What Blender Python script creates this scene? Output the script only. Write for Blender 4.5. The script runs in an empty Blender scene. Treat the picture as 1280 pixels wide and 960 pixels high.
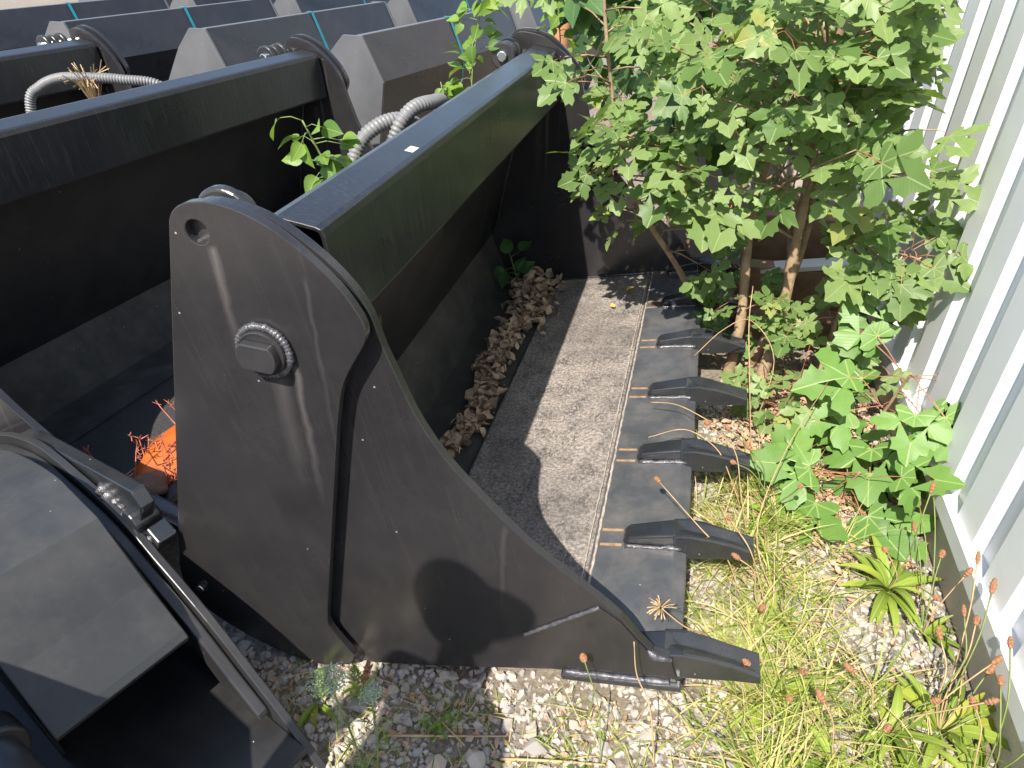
import bpy, bmesh, math, random
from mathutils import Vector, Matrix, Quaternion, noise
random.seed(7)
sc = bpy.context.scene
COL = sc.collection
rad = math.radians

# ------------------------------------------------------------------ camera, sky, sun, exposure
cam_d = bpy.data.cameras.new('camera')
cam = bpy.data.objects.new('camera', cam_d)
COL.objects.link(cam)
cam.location = (-0.125, -0.931, 1.281)
cam.rotation_euler = (rad(90 - 34.08), 0, rad(14.47))
cam_d.sensor_width = 36.0
cam_d.lens = 24.0
cam_d.clip_start = 0.02
cam_d.clip_end = 500
sc.camera = cam

SUN_TRAVEL = Vector((0.15, 0.60, -0.785)).normalized()
elev = math.asin(-SUN_TRAVEL.z)
azim = math.atan2(-SUN_TRAVEL.x, -SUN_TRAVEL.y)
world = bpy.data.worlds.new('World')
sc.world = world
world.use_nodes = True
wn = world.node_tree.nodes
sky = wn.new('ShaderNodeTexSky')
sky.sky_type = 'NISHITA'
sky.sun_disc = False
sky.sun_elevation = elev
sky.sun_rotation = azim
wn['Background'].inputs[1].default_value = 0.13
world.node_tree.links.new(sky.outputs[0], wn['Background'].inputs[0])
sun_d = bpy.data.lights.new('sun', 'SUN')
sun_d.energy = 4.6
sun_d.angle = rad(0.53)
sun_d.color = (1.0, 0.93, 0.83)
sun = bpy.data.objects.new('sun', sun_d)
COL.objects.link(sun)
sun.rotation_euler = SUN_TRAVEL.to_track_quat('-Z', 'Y').to_euler()
sun.location = (-2, -4, 6)
sc.view_settings.view_transform = 'Standard'
sc.view_settings.look = 'None'
sc.view_settings.exposure = 0.95
sc.view_settings.gamma = 1.0
sc.view_settings.use_curve_mapping = False

# ------------------------------------------------------------------ helpers
def tag(o, label=None, cat=None, group=None, kind=None):
    if label: o['label'] = label
    if cat: o['category'] = cat
    if group: o['group'] = group
    if kind: o['kind'] = kind
    return o

def empty(name, loc=(0, 0, 0), rot=(0, 0, 0), label=None, cat=None, group=None):
    o = bpy.data.objects.new(name, None)
    o.empty_display_size = 0.05
    COL.objects.link(o)
    o.location = loc
    o.rotation_euler = rot
    return tag(o, label, cat, group)

def obj(name, me, parent=None, loc=None, rot=None):
    o = bpy.data.objects.new(name, me)
    COL.objects.link(o)
    if parent: o.parent = parent
    if loc is not None: o.location = loc
    if rot is not None: o.rotation_euler = rot
    return o

def copy_tree(o, parent=None):
    c = o.copy()
    COL.objects.link(c)
    c.parent = parent
    for ch in list(o.children):
        copy_tree(ch, c)
    return c

def bevel(o, w=0.002, seg=2):
    m = o.modifiers.new('bevel', 'BEVEL')
    m.width = w; m.segments = seg; m.limit_method = 'ANGLE'; m.angle_limit = rad(35)
    m.harden_normals = False
    return o

class MB:
    """collects geometry, then builds one mesh object"""
    def __init__(s):
        s.v = []; s.f = []; s.mi = []; s.uv = None
    def quad(s, a, b, c, d, mi=0):
        n = len(s.v); s.v += [a, b, c, d]; s.f.append((n, n+1, n+2, n+3)); s.mi.append(mi)
    def tri(s, a, b, c, mi=0):
        n = len(s.v); s.v += [a, b, c]; s.f.append((n, n+1, n+2)); s.mi.append(mi)
    def box(s, c, d, M=None, mi=0):
        n = len(s.v)
        for z in (-1, 1):
            for y in (-1, 1):
                for x in (-1, 1):
                    p = Vector((x*d[0]/2, y*d[1]/2, z*d[2]/2))
                    if M is not None: p = M @ p
                    s.v.append(tuple(Vector(c) + p))
        for f in ((0, 2, 3, 1), (4, 5, 7, 6), (0, 1, 5, 4), (2, 6, 7, 3), (0, 4, 6, 2), (1, 3, 7, 5)):
            s.f.append(tuple(n + i for i in f)); s.mi.append(mi)
    def tube(s, pts, r, n=8, cap=True, mi=0, closed=False):
        pts = [Vector(p) for p in pts]
        rs = r if isinstance(r, (list, tuple)) else [r]*len(pts)
        base = len(s.v)
        up = Vector((0.31, 0.22, 0.92))
        prev = None
        for i, p in enumerate(pts):
            t = (pts[min(i+1, len(pts)-1)] - pts[max(i-1, 0)])
            if t.length < 1e-9: t = Vector((0, 0, 1))
            t.normalize()
            if prev is None:
                a = t.cross(up)
                if a.length < 1e-3: a = t.cross(Vector((1, 0, 0)))
            else:
                a = prev - t*prev.dot(t)
            a.normalize(); prev = a
            b = t.cross(a)
            for k in range(n):
                an = 2*math.pi*k/n
                s.v.append(tuple(p + (a*math.cos(an) + b*math.sin(an))*rs[i]))
        for i in range(len(pts)-1):
            for k in range(n):
                k2 = (k+1) % n
                s.f.append((base+i*n+k, base+i*n+k2, base+(i+1)*n+k2, base+(i+1)*n+k)); s.mi.append(mi)
        if cap:
            s.f.append(tuple(base+k for k in range(n))[::-1]); s.mi.append(mi)
            e = base+(len(pts)-1)*n
            s.f.append(tuple(e+k for k in range(n))); s.mi.append(mi)
    def mesh(s, name, mats, smooth=False):
        me = bpy.data.meshes.new(name)
        me.from_pydata([tuple(v) for v in s.v], [], s.f)
        for m in (mats if isinstance(mats, (list, tuple)) else [mats]): me.materials.append(m)
        me.polygons.foreach_set('material_index', s.mi)
        if smooth: me.polygons.foreach_set('use_smooth', [True]*len(me.polygons))
        me.update()
        return me
    def build(s, name, mats, parent=None, smooth=False):
        return obj(name, s.mesh(name, mats, smooth), parent)

def plate_mesh(name, outline, y0, y1, mat, holes=()):
    """flat plate: outline [(v,w)] in the XZ plane, thick from y0 to y1, round holes [(v,w,r)] cut through"""
    bm = bmesh.new()
    loops = [outline] + [[(cv + r*math.cos(2*math.pi*k/24), cw + r*math.sin(2*math.pi*k/24)) for k in range(24)] for cv, cw, r in holes]
    ed = []
    for L in loops:
        vs = [bm.verts.new((a, y0, b)) for a, b in L]
        ed += [bm.edges.new((vs[i], vs[(i+1) % len(vs)])) for i in range(len(vs))]
    bmesh.ops.triangle_fill(bm, use_beauty=True, edges=ed)
    bmesh.ops.dissolve_limit(bm, angle_limit=0.01, verts=bm.verts[:], edges=bm.edges[:], delimit=set())
    ex = bmesh.ops.extrude_face_region(bm, geom=bm.faces[:])
    bmesh.ops.translate(bm, vec=(0, y1-y0, 0), verts=[g for g in ex['geom'] if isinstance(g, bmesh.types.BMVert)])
    bmesh.ops.recalc_face_normals(bm, faces=bm.faces[:])
    me = bpy.data.meshes.new(name)
    bm.to_mesh(me); bm.free()
    me.materials.append(mat)
    return me

def sheet(profile, y0, y1, th, mat, name, parent, side=1):
    """folded sheet: profile [(v,w)] polyline swept along y, thickness th"""
    P = [Vector((a, b)) for a, b in profile]
    N = []
    for i in range(len(P)):
        ns = []
        if i > 0: d = (P[i]-P[i-1]).normalized(); ns.append(Vector((-d.y, d.x)))
        if i < len(P)-1: d = (P[i+1]-P[i]).normalized(); ns.append(Vector((-d.y, d.x)))
        n = sum(ns, Vector((0, 0)))/len(ns)
        n = n/max(n.length_squared, 0.3)
        N.append(n*side)
    out = [(p.x, p.y) for p in P] + [((p+n*th).x, (p+n*th).y) for p, n in zip(P[::-1], N[::-1])]
    o = obj(name, plate_mesh(name, out, y0, y1, mat), parent)
    return o

def catmull(pts, n=6):
    pts = [Vector(p) for p in pts]
    q = [pts[0]*2-pts[1]] + pts + [pts[-1]*2-pts[-2]]
    out = []
    for i in range(1, len(q)-2):
        for k in range(n):
            t = k/n
            a, b, c, d = q[i-1], q[i], q[i+1], q[i+2]
            out.append(0.5*((2*b) + (c-a)*t + (2*a-5*b+4*c-d)*t*t + (3*b-a-3*c+d)*t**3))
    out.append(pts[-1])
    return out

# ------------------------------------------------------------------ materials
class NT:
    def __init__(s, name):
        s.m = bpy.data.materials.new(name); s.m.use_nodes = True
        s.t = s.m.node_tree; s.b = s.t.nodes['Principled BSDF']; s.o = s.t.nodes['Material Output']
    def n(s, typ, **kw):
        x = s.t.nodes.new(typ)
        for k, v in kw.items():
            if k.startswith('i_'):
                key = k[2:]
                x.inputs[int(key) if key.isdigit() else key].default_value = v
            else: setattr(x, k, v)
        return x
    def l(s, a, b): s.t.links.new(a, b)
    def coord(s, kind='Object', scale=(1, 1, 1), rot=(0, 0, 0)):
        c = s.n('ShaderNodeTexCoord'); mp = s.n('ShaderNodeMapping')
        mp.inputs['Scale'].default_value = scale; mp.inputs['Rotation'].default_value = rot
        s.l(c.outputs[kind], mp.inputs[0]); return mp.outputs[0]
    def noise(s, co, scale, detail=4, rough=0.55, dist=0.0):
        x = s.n('ShaderNodeTexNoise'); x.inputs['Scale'].default_value = scale; x.inputs['Detail'].default_value = detail
        x.inputs['Roughness'].default_value = rough; x.inputs['Distortion'].default_value = dist
        s.l(co, x.inputs['Vector']); return x.outputs['Fac']
    def ramp(s, fac, stops, interp='LINEAR'):
        r = s.n('ShaderNodeValToRGB'); cr = r.color_ramp; cr.interpolation = interp
        while len(cr.elements) < len(stops): cr.elements.new(0.5)
        for e, (p, c) in zip(cr.elements, stops):
            e.position = p; e.color = c if len(c) == 4 else (*c, 1)
        s.l(fac, r.inputs[0]); return r.outputs[0]
    def mix(s, fac, a, b, blend='MIX'):
        x = s.n('ShaderNodeMix', data_type='RGBA', blend_type=blend)
        for sock, v in ((x.inputs[0], fac), (x.inputs[6], a), (x.inputs[7], b)):
            if hasattr(v, 'links'): s.l(v, sock)
            elif isinstance(v, (int, float)): sock.default_value = v
            else: sock.default_value = v if len(v) == 4 else (*v, 1)
        return x.outputs[2]
    def math(s, op, a, b=0.0, c=None, clamp=False):
        x = s.n('ShaderNodeMath', operation=op, use_clamp=clamp)
        for i, v in enumerate((a, b) if c is None else (a, b, c)):
            if hasattr(v, 'links'): s.l(v, x.inputs[i])
            else: x.inputs[i].default_value = v
        return x.outputs[0]
    def bump(s, h, strength=0.2, dist=0.01):
        x = s.n('ShaderNodeBump'); x.inputs['Strength'].default_value = strength; x.inputs['Distance'].default_value = dist
        s.l(h, x.inputs['Height']); s.l(x.outputs[0], s.b.inputs['Normal']); return x
    def set(s, **kw):
        for k, v in kw.items():
            k = k.replace('_', ' ')
            if hasattr(v, 'links'): s.l(v, s.b.inputs[k])
            else: s.b.inputs[k].default_value = v if not isinstance(v, tuple) or len(v) == 4 else (*v, 1)
        return s

def steel(name, base=0.035, rough=0.4, tint=(1.0, 0.97, 0.97), dust=0.12, streak=0.0, speck=0.5, spec=0.5, coat=0.0, sdir=(30, 95, 3.2), runs=()):
    t = NT(name)
    co = t.coord('Object')
    n1 = t.noise(co, 3.0, 6, 0.6)
    n2 = t.noise(t.coord('Object', (60, 60, 60)), 6.0, 3)
    c0 = tuple(base*x*0.82 for x in tint); c1 = tuple(base*x*1.25 for x in tint)
    col = t.ramp(n1, [(0.3, c0), (0.7, c1)])
    # fine dust film, denser in patches
    dn = t.noise(co, 9.0, 8, 0.7)
    df = t.math('MULTIPLY', t.ramp(dn, [(0.42, (0, 0, 0)), (0.78, (1, 1, 1))]), dust)
    col = t.mix(df, col, (0.32, 0.28, 0.24))
    # pale specks (droppings, chipped grains)
    vo = t.n('ShaderNodeTexVoronoi', feature='F1'); vo.inputs['Scale'].default_value = 30.0
    t.l(co, vo.inputs['Vector'])
    sp = t.n('ShaderNodeSeparateColor'); t.l(vo.outputs['Color'], sp.inputs[0])
    keep = t.math('GREATER_THAN', sp.outputs[0], 0.86)
    dot = t.math('LESS_THAN', vo.outputs['Distance'], 0.055)
    dots = t.math('MULTIPLY', t.math('MULTIPLY', keep, dot), speck)
    col = t.mix(dots, col, (0.55, 0.53, 0.50))
    rr = t.ramp(n1, [(0.3, (rough*0.85,)*3), (0.75, (rough*1.2,)*3)])
    if streak > 0:
        # long drawn scratches and run marks down the sheet
        s1 = t.noise(t.coord('Object', sdir), 2.2, 5, 0.6)
        s2 = t.noise(t.coord('Object', tuple(a*2.5 if a > 20 else a*1.5 for a in sdir)), 1.6, 3, 0.6)
        k = t.math('MULTIPLY', t.ramp(s1, [(0.53, (0, 0, 0)), (0.74, (1, 1, 1))]), streak)
        col = t.mix(k, col, (0.20, 0.19, 0.16))
        k2 = t.math('MULTIPLY', t.ramp(s2, [(0.66, (0, 0, 0)), (0.72, (1, 1, 1))]), streak*0.8)
        col = t.mix(k2, col, (0.30, 0.29, 0.26))
    # dried water runs that start at holes and welds and trail straight down
    if runs:
        sx = t.n('ShaderNodeSeparateXYZ'); t.l(co, sx.inputs[0])
        wob = t.math('MULTIPLY', t.math('SUBTRACT', t.noise(co, 14.0, 3), 0.5), 0.022)
        for v0, w0, wid, ln, k in runs:
            dz = t.math('SUBTRACT', w0, sx.outputs[2])
            d = t.math('ABSOLUTE', t.math('ADD', t.math('ADD', t.math('SUBTRACT', sx.outputs[0], v0), t.math('MULTIPLY', dz, 0.2)), wob))
            band = t.ramp(t.math('DIVIDE', d, wid), [(0.0, (1, 1, 1)), (1.0, (0, 0, 0))])
            along = t.ramp(t.math('DIVIDE', dz, ln), [(0.0, (0, 0, 0)), (0.04, (1, 1, 1)), (1.0, (0, 0, 0))])
            col = t.mix(t.math('MULTIPLY', t.math('MULTIPLY', band, along), k), col, (0.36, 0.33, 0.31))
    t.set(Base_Color=col, Roughness=rr, Specular_IOR_Level=spec, Coat_Weight=coat, Coat_Roughness=rough*.6)
    t.bump(n2, 0.05, 0.002)
    return t.m

M_paint = steel('black_paint', 0.026, 0.30, (0.97, 0.99, 1.05), dust=0.05, spec=0.6)
M_plate = steel('black_plate_paint', 0.021, 0.25, (1.0, 0.96, 1.05), dust=0.03, streak=0.028, speck=0.6, spec=0.65, sdir=(38, 8, 1.6), runs=((-.645, 1.010, .012, .22, .22), (-.585, .790, .010, .34, .20), (-.625, .770, .022, .30, .10), (-.50, .95, .006, .5, .07), (-.30, .40, .008, .35, .07)))
M_beam = steel('black_beam_paint', 0.016, 0.30, (0.97, 0.99, 1.08), dust=0.02, streak=0.20, speck=0.15, spec=0.45, coat=0.12)
M_inner = steel('black_inner_paint', 0.016, 0.38, (0.97, 1.0, 1.04), dust=0.06, speck=0.8)
M_bounce = steel('bounce_tint_inner_paint', 0.040, 0.45, (0.98, 1.0, 0.94), dust=0.22, speck=0.8)  # lighter base and dust tint stand in for sky and ground reflection
M_edge = steel('tooth_paint', 0.022, 0.24, (0.9, 1.0, 1.15), dust=0.05, spec=0.7, coat=0.3)
M_cut = steel('scuffed_edge_paint', 0.062, 0.30, (0.94, 1.0, 1.10), dust=0.30, spec=0.7)
M_grey = steel('grey_side_paint', 0.105, 0.45, (0.96, 0.98, 1.04), dust=0.06)  # lighter grey base for side plates and lips of the plain buckets
M_hood = steel('grey_hood_paint', 0.034, 0.44, (0.92, 1.0, 1.07), dust=0.10, spec=0.45)

def make_floor():
    t = NT('worn_bucket_floor')
    co = t.coord('Object')
    big = t.noise(co, 3.2, 6, 0.65)
    gr = t.noise(co, 95.0, 5, 0.75)
    gr2 = t.noise(co, 260.0, 3, 0.7)
    d = None
    for sc_, ro in ((26.0, 0.3), (34.0, 1.3), (44.0, 2.2)):
        wo = t.noise(t.coord('Object', (1, .55, 1), (0, 0, ro)), sc_, 3, 0.5, 1.2)
        f = t.math('ABSOLUTE', t.math('SUBTRACT', wo, 0.5))
        d = f if d is None else t.math('MINIMUM', d, f)
    fibm = t.ramp(d, [(0.0, (1, 1, 1)), (0.012, (0.7,)*3), (0.028, (0, 0, 0))])
    brk = t.ramp(t.noise(co, 14, 3), [(0.42, (0, 0, 0)), (0.6, (1, 1, 1))])
    speck = t.ramp(gr, [(0.40, (0, 0, 0)), (0.60, (1, 1, 1))])
    dirt = t.mix(speck, (0.13, 0.115, 0.10), (0.40, 0.35, 0.315))
    dirt = t.mix(t.ramp(gr2, [(0.5, (0, 0, 0)), (0.7, (0.5,)*3)]), dirt, (0.08, 0.072, 0.066))
    dirt = t.mix(t.math('MULTIPLY', t.math('MULTIPLY', fibm, brk), 0.85), dirt, (0.035, 0.033, 0.032))
    cov = t.ramp(big, [(0.30, (0.30,)*3), (0.58, (1, 1, 1))])
    col = t.mix(cov, (0.06, 0.056, 0.053), dirt)
    t.set(Base_Color=col, Roughness=0.72)
    t.bump(gr, 0.3, 0.003)
    return t.m
M_floor = make_floor()

def make_floor2():
    t = NT('dusty_black_floor')
    co = t.coord('Object')
    gr = t.noise(co, 110.0, 5, 0.75)
    big = t.noise(co, 5, 5)
    k = t.math('MULTIPLY', t.ramp(gr, [(0.5, (0, 0, 0)), (0.72, (1, 1, 1))]), t.ramp(big, [(0.3, (0.2,)*3), (0.7, (0.7,)*3)]))
    t.set(Base_Color=t.mix(k, (0.04, 0.04, 0.042), (0.22, 0.2, 0.18)), Roughness=0.5)
    t.bump(gr, 0.2, 0.002)
    return t.m
M_floor2 = make_floor2()

def simple(name, col, rough=0.6, metal=0.0, var=0.25, scale=8.0, bump=0.0, bscale=60.0, spec=0.5, kind='Object'):
    t = NT(name)
    co = t.coord(kind)
    n1 = t.noise(co, scale, 6, 0.6)
    c = t.ramp(n1, [(0.3, tuple(x*(1-var) for x in col)), (0.7, tuple(min(1, x*(1+var)) for x in col))])
    t.set(Base_Color=c, Roughness=rough, Metallic=metal, Specular_IOR_Level=spec)
    if bump: t.bump(t.noise(co, bscale, 5, 0.65), bump, 0.004)
    return t.m

M_weld = simple('weld_bead_paint', (0.10, 0.10, 0.11), 0.22, 0.4, 0.5, 90, 0.5, 160)
M_weldfloor = simple('dusty_weld_bead', (0.36, 0.31, 0.26), 0.7, 0.0, 0.4, 60, 0.6, 120)
M_rust = simple('scraped_rusty_mark', (0.30, 0.19, 0.11), 0.7, 0.0, 0.35, 60)
M_chrome = simple('zinc_plated_steel', (0.62, 0.66, 0.70), 0.22, 1.0, 0.1, 20)
M_hose = simple('grey_hose_rubber', (0.17, 0.17, 0.168), 0.5, 0, 0.12, 30)
M_teal = simple('teal_strap', (0.02, 0.22, 0.27), 0.45, 0, 0.15, 10)
M_white = simple('white_wall_paint', (0.85, 0.86, 0.865), 0.42, 0, 0.03, 2.5, 0.02, 30)
M_flash = simple('white_flashing_paint', (0.66, 0.67, 0.67), 0.45, 0, 0.05, 6, 0.02, 30)
M_sticker = simple('worn_sticker', (0.55, 0.53, 0.48), 0.6, 0, 0.15, 40)
M_bark = simple('young_bark', (0.31, 0.215, 0.13), 0.8, 0, 0.35, 22, 0.5, 70)
M_twig = simple('red_brown_twig', (0.27, 0.12, 0.06), 0.6, 0, 0.3, 30)
M_greentwig = simple('green_stem', (0.17, 0.22, 0.06), 0.6, 0, 0.3, 30)
M_straw = simple('dry_stem', (0.42, 0.29, 0.15), 0.8, 0, 0.3, 25)
M_seed = simple('brown_seed_head', (0.30, 0.145, 0.07), 0.85, 0, 0.45, 160, 0.8, 260)
M_timber = simple('weathered_red_brown_timber', (0.21, 0.125, 0.08), 0.85, 0, 0.35, 12, 0.5, 50)
M_post = simple('orange_brown_post', (0.40, 0.19, 0.09), 0.85, 0, 0.25, 9, 0.4, 40)
M_dead = simple('dead_leaf_brown', (0.37, 0.265, 0.175), 0.85, 0, 0.55, 14, 0.3, 60)
M_litter = simple('dry_leaf_litter', (0.42, 0.27, 0.175), 0.9, 0, 0.5, 22, 0.3, 80)
M_orange = simple('faded_orange_plastic', (0.48, 0.115, 0.02), 0.5, 0, 0.3, 16, 0.2, 40)
M_redplant = simple('red_stonecrop', (0.40, 0.12, 0.075), 0.6, 0, 0.4, 60)
M_umbel = simple('pale_green_umbel', (0.36, 0.44, 0.29), 0.8, 0, 0.3, 120)

def make_panel():
    t = NT('beige_panel_paint')
    co = t.coord('Object')
    n1 = t.noise(co, 3, 6)
    s1 = t.noise(t.coord('Object', (70, 70, 2.5)), 2.0, 4)
    c = t.mix(t.ramp(s1, [(0.4, (0, 0, 0)), (0.7, (0.6,)*3)]), t.ramp(n1, [(0.3, (0.34, 0.29, 0.25)), (0.7, (0.44, 0.385, 0.34))]), (0.25, 0.205, 0.175))
    t.set(Base_Color=c, Roughness=0.7)
    return t.m
M_panel = make_panel()

def make_concrete():
    t = NT('plinth_concrete')
    co = t.coord('Object')
    a = t.noise(co, 6, 8, 0.65); b = t.noise(co, 120, 4)
    c = t.ramp(a, [(0.25, (0.58, 0.49, 0.37)), (0.75, (0.72, 0.62, 0.49))])
    c = t.mix(t.ramp(b, [(0.6, (0, 0, 0)), (0.75, (0.5,)*3)]), c, (0.16, 0.14, 0.12))
    t.set(Base_Color=c, Roughness=0.9); t.bump(b, 0.3, 0.004)
    return t.m
M_conc = make_concrete()

def make_ground():
    t = NT('gravel_soil')
    co = t.coord('Object')
    big = t.noise(co, 2.2, 5, 0.6); fine = t.noise(co, 70, 6, 0.7)
    c = t.ramp(fine, [(0.3, (0.10, 0.085, 0.065)), (0.55, (0.26, 0.225, 0.185)), (0.75, (0.42, 0.38, 0.33))])
    c = t.mix(t.ramp(big, [(0.45, (0, 0, 0)), (0.65, (0.55,)*3)]), c, (0.19, 0.15, 0.09))
    t.set(Base_Color=c, Roughness=0.95); t.bump(fine, 0.8, 0.012)
    return t.m
M_ground = make_ground()

def make_stone():
    t = NT('limestone_gravel')
    co = t.coord('Object')
    info = t.n('ShaderNodeObjectInfo'); geo = t.n('ShaderNodeNewGeometry')
    rnd = t.math('FRACT', t.math('ADD', info.outputs['Random'], geo.outputs['Random Per Island']))
    n1 = t.noise(co, 40, 6, 0.7)
    c = t.ramp(rnd, [(0.0, (0.31, 0.295, 0.275)), (0.35, (0.46, 0.43, 0.39)), (0.65, (0.56, 0.50, 0.43)), (0.85, (0.52, 0.43, 0.34)), (1.0, (0.37, 0.36, 0.35))])
    c = t.mix(t.ramp(n1, [(0.35, (0, 0, 0)), (0.7, (0.6,)*3)]), c, (0.27, 0.24, 0.20))
    t.set(Base_Color=c, Roughness=0.92); t.bump(t.noise(co, 160, 5, 0.7), 0.5, 0.003)
    return t.m
M_stone = make_stone()

def make_leaf(name, c_dark, c_light, vein, maple=True, trans=0.28, rough=0.42):
    t = NT(name)
    uv = t.n('ShaderNodeUVMap')
    sx = t.n('ShaderNodeSeparateXYZ'); t.l(uv.outputs[0], sx.inputs[0])
    X = t.math('ABSOLUTE', sx.outputs[0]); Y = sx.outputs[1]
    info = t.n('ShaderNodeObjectInfo'); geo = t.n('ShaderNodeNewGeometry')
    rnd = t.math('FRACT', t.math('ADD', info.outputs['Random'], geo.outputs['Random Per Island']))
    base = t.ramp(rnd, [(0.0, c_dark), (0.6, c_light), (0.93, tuple(a*1.15 for a in c_light)), (1.0, (c_light[0]*1.6, c_light[1]*1.15, c_light[2]*.8))])
    ns = t.noise(uv.outputs[0], 3.0, 6, 0.65)
    base = t.mix(t.ramp(ns, [(0.35, (0.35,)*3), (0.7, (0, 0, 0))]), base, c_dark)
    if maple:
        d = None
        for a in (0.0, 0.78, 1.62):
            v = t.math('ABSOLUTE', t.math('SUBTRACT', t.math('MULTIPLY', X, math.cos(a)), t.math('MULTIPLY', Y, math.sin(a))))
            d = v if d is None else t.math('MINIMUM', d, v)
        w = t.math('SINE', t.math('ADD', t.math('MULTIPLY', Y, 38.0), t.math('MULTIPLY', X, -30.0)))
        d2 = t.math('SUBTRACT', 1.0, t.math('ABSOLUTE', w))
    else:
        d = X
        w = t.math('SINE', t.math('SUBTRACT', t.math('MULTIPLY', Y, 22.0), t.math('MULTIPLY', X, 26.0)))
        d2 = t.math('SUBTRACT', 1.0, t.math('ABSOLUTE', w))
    vm = t.ramp(d, [(0.0, (1, 1, 1)), (0.022, (0, 0, 0))])
    vs = t.ramp(d2, [(0.86, (0, 0, 0)), (1.0, (0.35,)*3)])
    k = t.math('MAXIMUM', vm, vs)
    col = t.mix(k, base, vein)
    t.set(Base_Color=col, Roughness=rough, Specular_IOR_Level=0.35)
    t.bump(t.math('SUBTRACT', 1.0, k), 0.25, 0.006)
    tr = t.n('ShaderNodeBsdfTranslucent')
    t.l(t.mix(0.65, col, (0.22, 0.34, 0.02), 'MIX'), tr.inputs[0])
    ms = t.n('ShaderNodeMixShader'); ms.inputs[0].default_value = trans
    t.l(t.b.outputs[0], ms.inputs[1]); t.l(tr.outputs[0], ms.inputs[2]); t.l(ms.outputs[0], t.o.inputs[0])
    return t.m
M_maple = make_leaf('maple_leaf', (0.10, 0.18, 0.045), (0.235, 0.325, 0.110), (0.33, 0.41, 0.17), trans=0.38)
M_maple2 = make_leaf('bright_maple_leaf', (0.075, 0.160, 0.035), (0.15, 0.28, 0.060), (0.30, 0.42, 0.14))
M_oval = make_leaf('oval_shrub_leaf', (0.07, 0.15, 0.025), (0.19, 0.31, 0.045), (0.28, 0.38, 0.10), maple=False, trans=0.34)
M_ovald = make_leaf('dark_oval_leaf', (0.035, 0.09, 0.030), (0.075, 0.150, 0.050), (0.13, 0.22, 0.08), maple=False, trans=0.25)
M_far = make_leaf('far_yellow_green_leaf', (0.13, 0.19, 0.03), (0.27, 0.36, 0.06), (0.32, 0.40, 0.10), maple=False, trans=0.4)
M_strap = make_leaf('plantain_leaf', (0.13, 0.21, 0.025), (0.29, 0.38, 0.055), (0.38, 0.44, 0.14), maple=False, trans=0.3)

def make_grass():
    t = NT('grass_blades')
    geo = t.n('ShaderNodeNewGeometry')
    c = t.ramp(geo.outputs['Random Per Island'], [(0.0, (0.13, 0.21, 0.025)), (0.35, (0.28, 0.36, 0.055)), (0.6, (0.44, 0.46, 0.12)), (0.8, (0.60, 0.50, 0.25)), (1.0, (0.52, 0.38, 0.20))])
    t.set(Base_Color=c, Roughness=0.6)
    tr = t.n('ShaderNodeBsdfTranslucent'); t.l(c, tr.inputs[0])
    ms = t.n('ShaderNodeMixShader'); ms.inputs[0].default_value = 0.3
    t.l(t.b.outputs[0], ms.inputs[1]); t.l(tr.outputs[0], ms.inputs[2]); t.l(ms.outputs[0], t.o.inputs[0])
    return t.m
M_grass = make_grass()

# ------------------------------------------------------------------ ground
def sstep(a, b, x):
    t = max(0.0, min(1.0, (x-a)/(b-a))); return t*t*(3-2*t)
def gz(x, y):
    z = -0.245 + 0.10*sstep(-0.55, 0.15, x) - 0.085*sstep(-1.0, -1.8, x)
    z -= 0.025*sstep(.52, .64, x)
    z += 0.016*(1-.7*sstep(.5, .64, x))*(noise.noise(Vector((x*2.1, y*2.1, 3.3)))) + 0.007*noise.noise(Vector((x*9, y*9, 1.3)))
    return z

def build_ground():
    m = MB()
    xs = [-60, -30, -15, -8] + [-5 + 0.05*i for i in range(int(5.8/0.05)+1)] + [0.9, 1.5, 4, 12, 40]
    ys = [-40, -15, -6, -3] + [-1.4 + 0.05*i for i in range(int(4.4/0.05)+1)] + [3.3, 3.8, 4.6, 6, 8, 12, 20, 40, 90]
    for y in ys:
        for x in xs:
            m.v.append((x, y, gz(x, y)))
    w = len(xs)
    for j in range(len(ys)-1):
        for i in range(w-1):
            m.f.append((j*w+i, j*w+i+1, (j+1)*w+i+1, (j+1)*w+i)); m.mi.append(0)
    o = m.build('ground', M_ground, smooth=True)
    return tag(o, 'pale stony gravel ground under and between the buckets', 'ground', kind='structure')
GROUND = build_ground()

def stone_mesh(seed, npts=16):
    r = random.Random(seed)
    bm = bmesh.new()
    for i in range(npts):
        z = r.uniform(-1, 1); a = r.uniform(0, 2*math.pi); q = math.sqrt(1-z*z)
        k = r.uniform(0.82, 1.05)
        bm.verts.new((q*math.cos(a)*0.5*k, q*math.sin(a)*0.4*k, z*0.3*k))
    res = bmesh.ops.convex_hull(bm, input=bm.verts[:])
    bmesh.ops.delete(bm, geom=[v for v in bm.verts if not v.link_faces], context='VERTS')
    me = bpy.data.meshes.new('stone'); bm.to_mesh(me); bm.free()
    me.materials.append(M_stone)
    return me
STONES = [stone_mesh(i, 15 + i % 4) for i in range(10)]
def stone_field(name, n, xr, yr, size, seed, keep=None):
    r = random.Random(seed); m = MB(); cnt = 0
    raw = [([v.co.copy() for v in me.vertices], [tuple(p.vertices) for p in me.polygons]) for me in STONES]
    while cnt < n:
        x = r.uniform(*xr); y = r.uniform(*yr)
        if keep and not keep(x, y, r): continue
        cnt += 1
        s = r.uniform(*size); vs, fs = raw[r.randrange(10)]
        R = Quaternion((r.gauss(0, 1), r.gauss(0, 1), r.gauss(0, 1), r.gauss(0, 1))).normalized().to_matrix()
        b = len(m.v); p = Vector((x, y, gz(x, y) + s*0.12))
        m.v += [tuple(p + (R @ v)*s) for v in vs]
        for f in fs: m.f.append(tuple(b+i for i in f)); m.mi.append(0)
    return m.build(name, M_stone)
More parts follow.
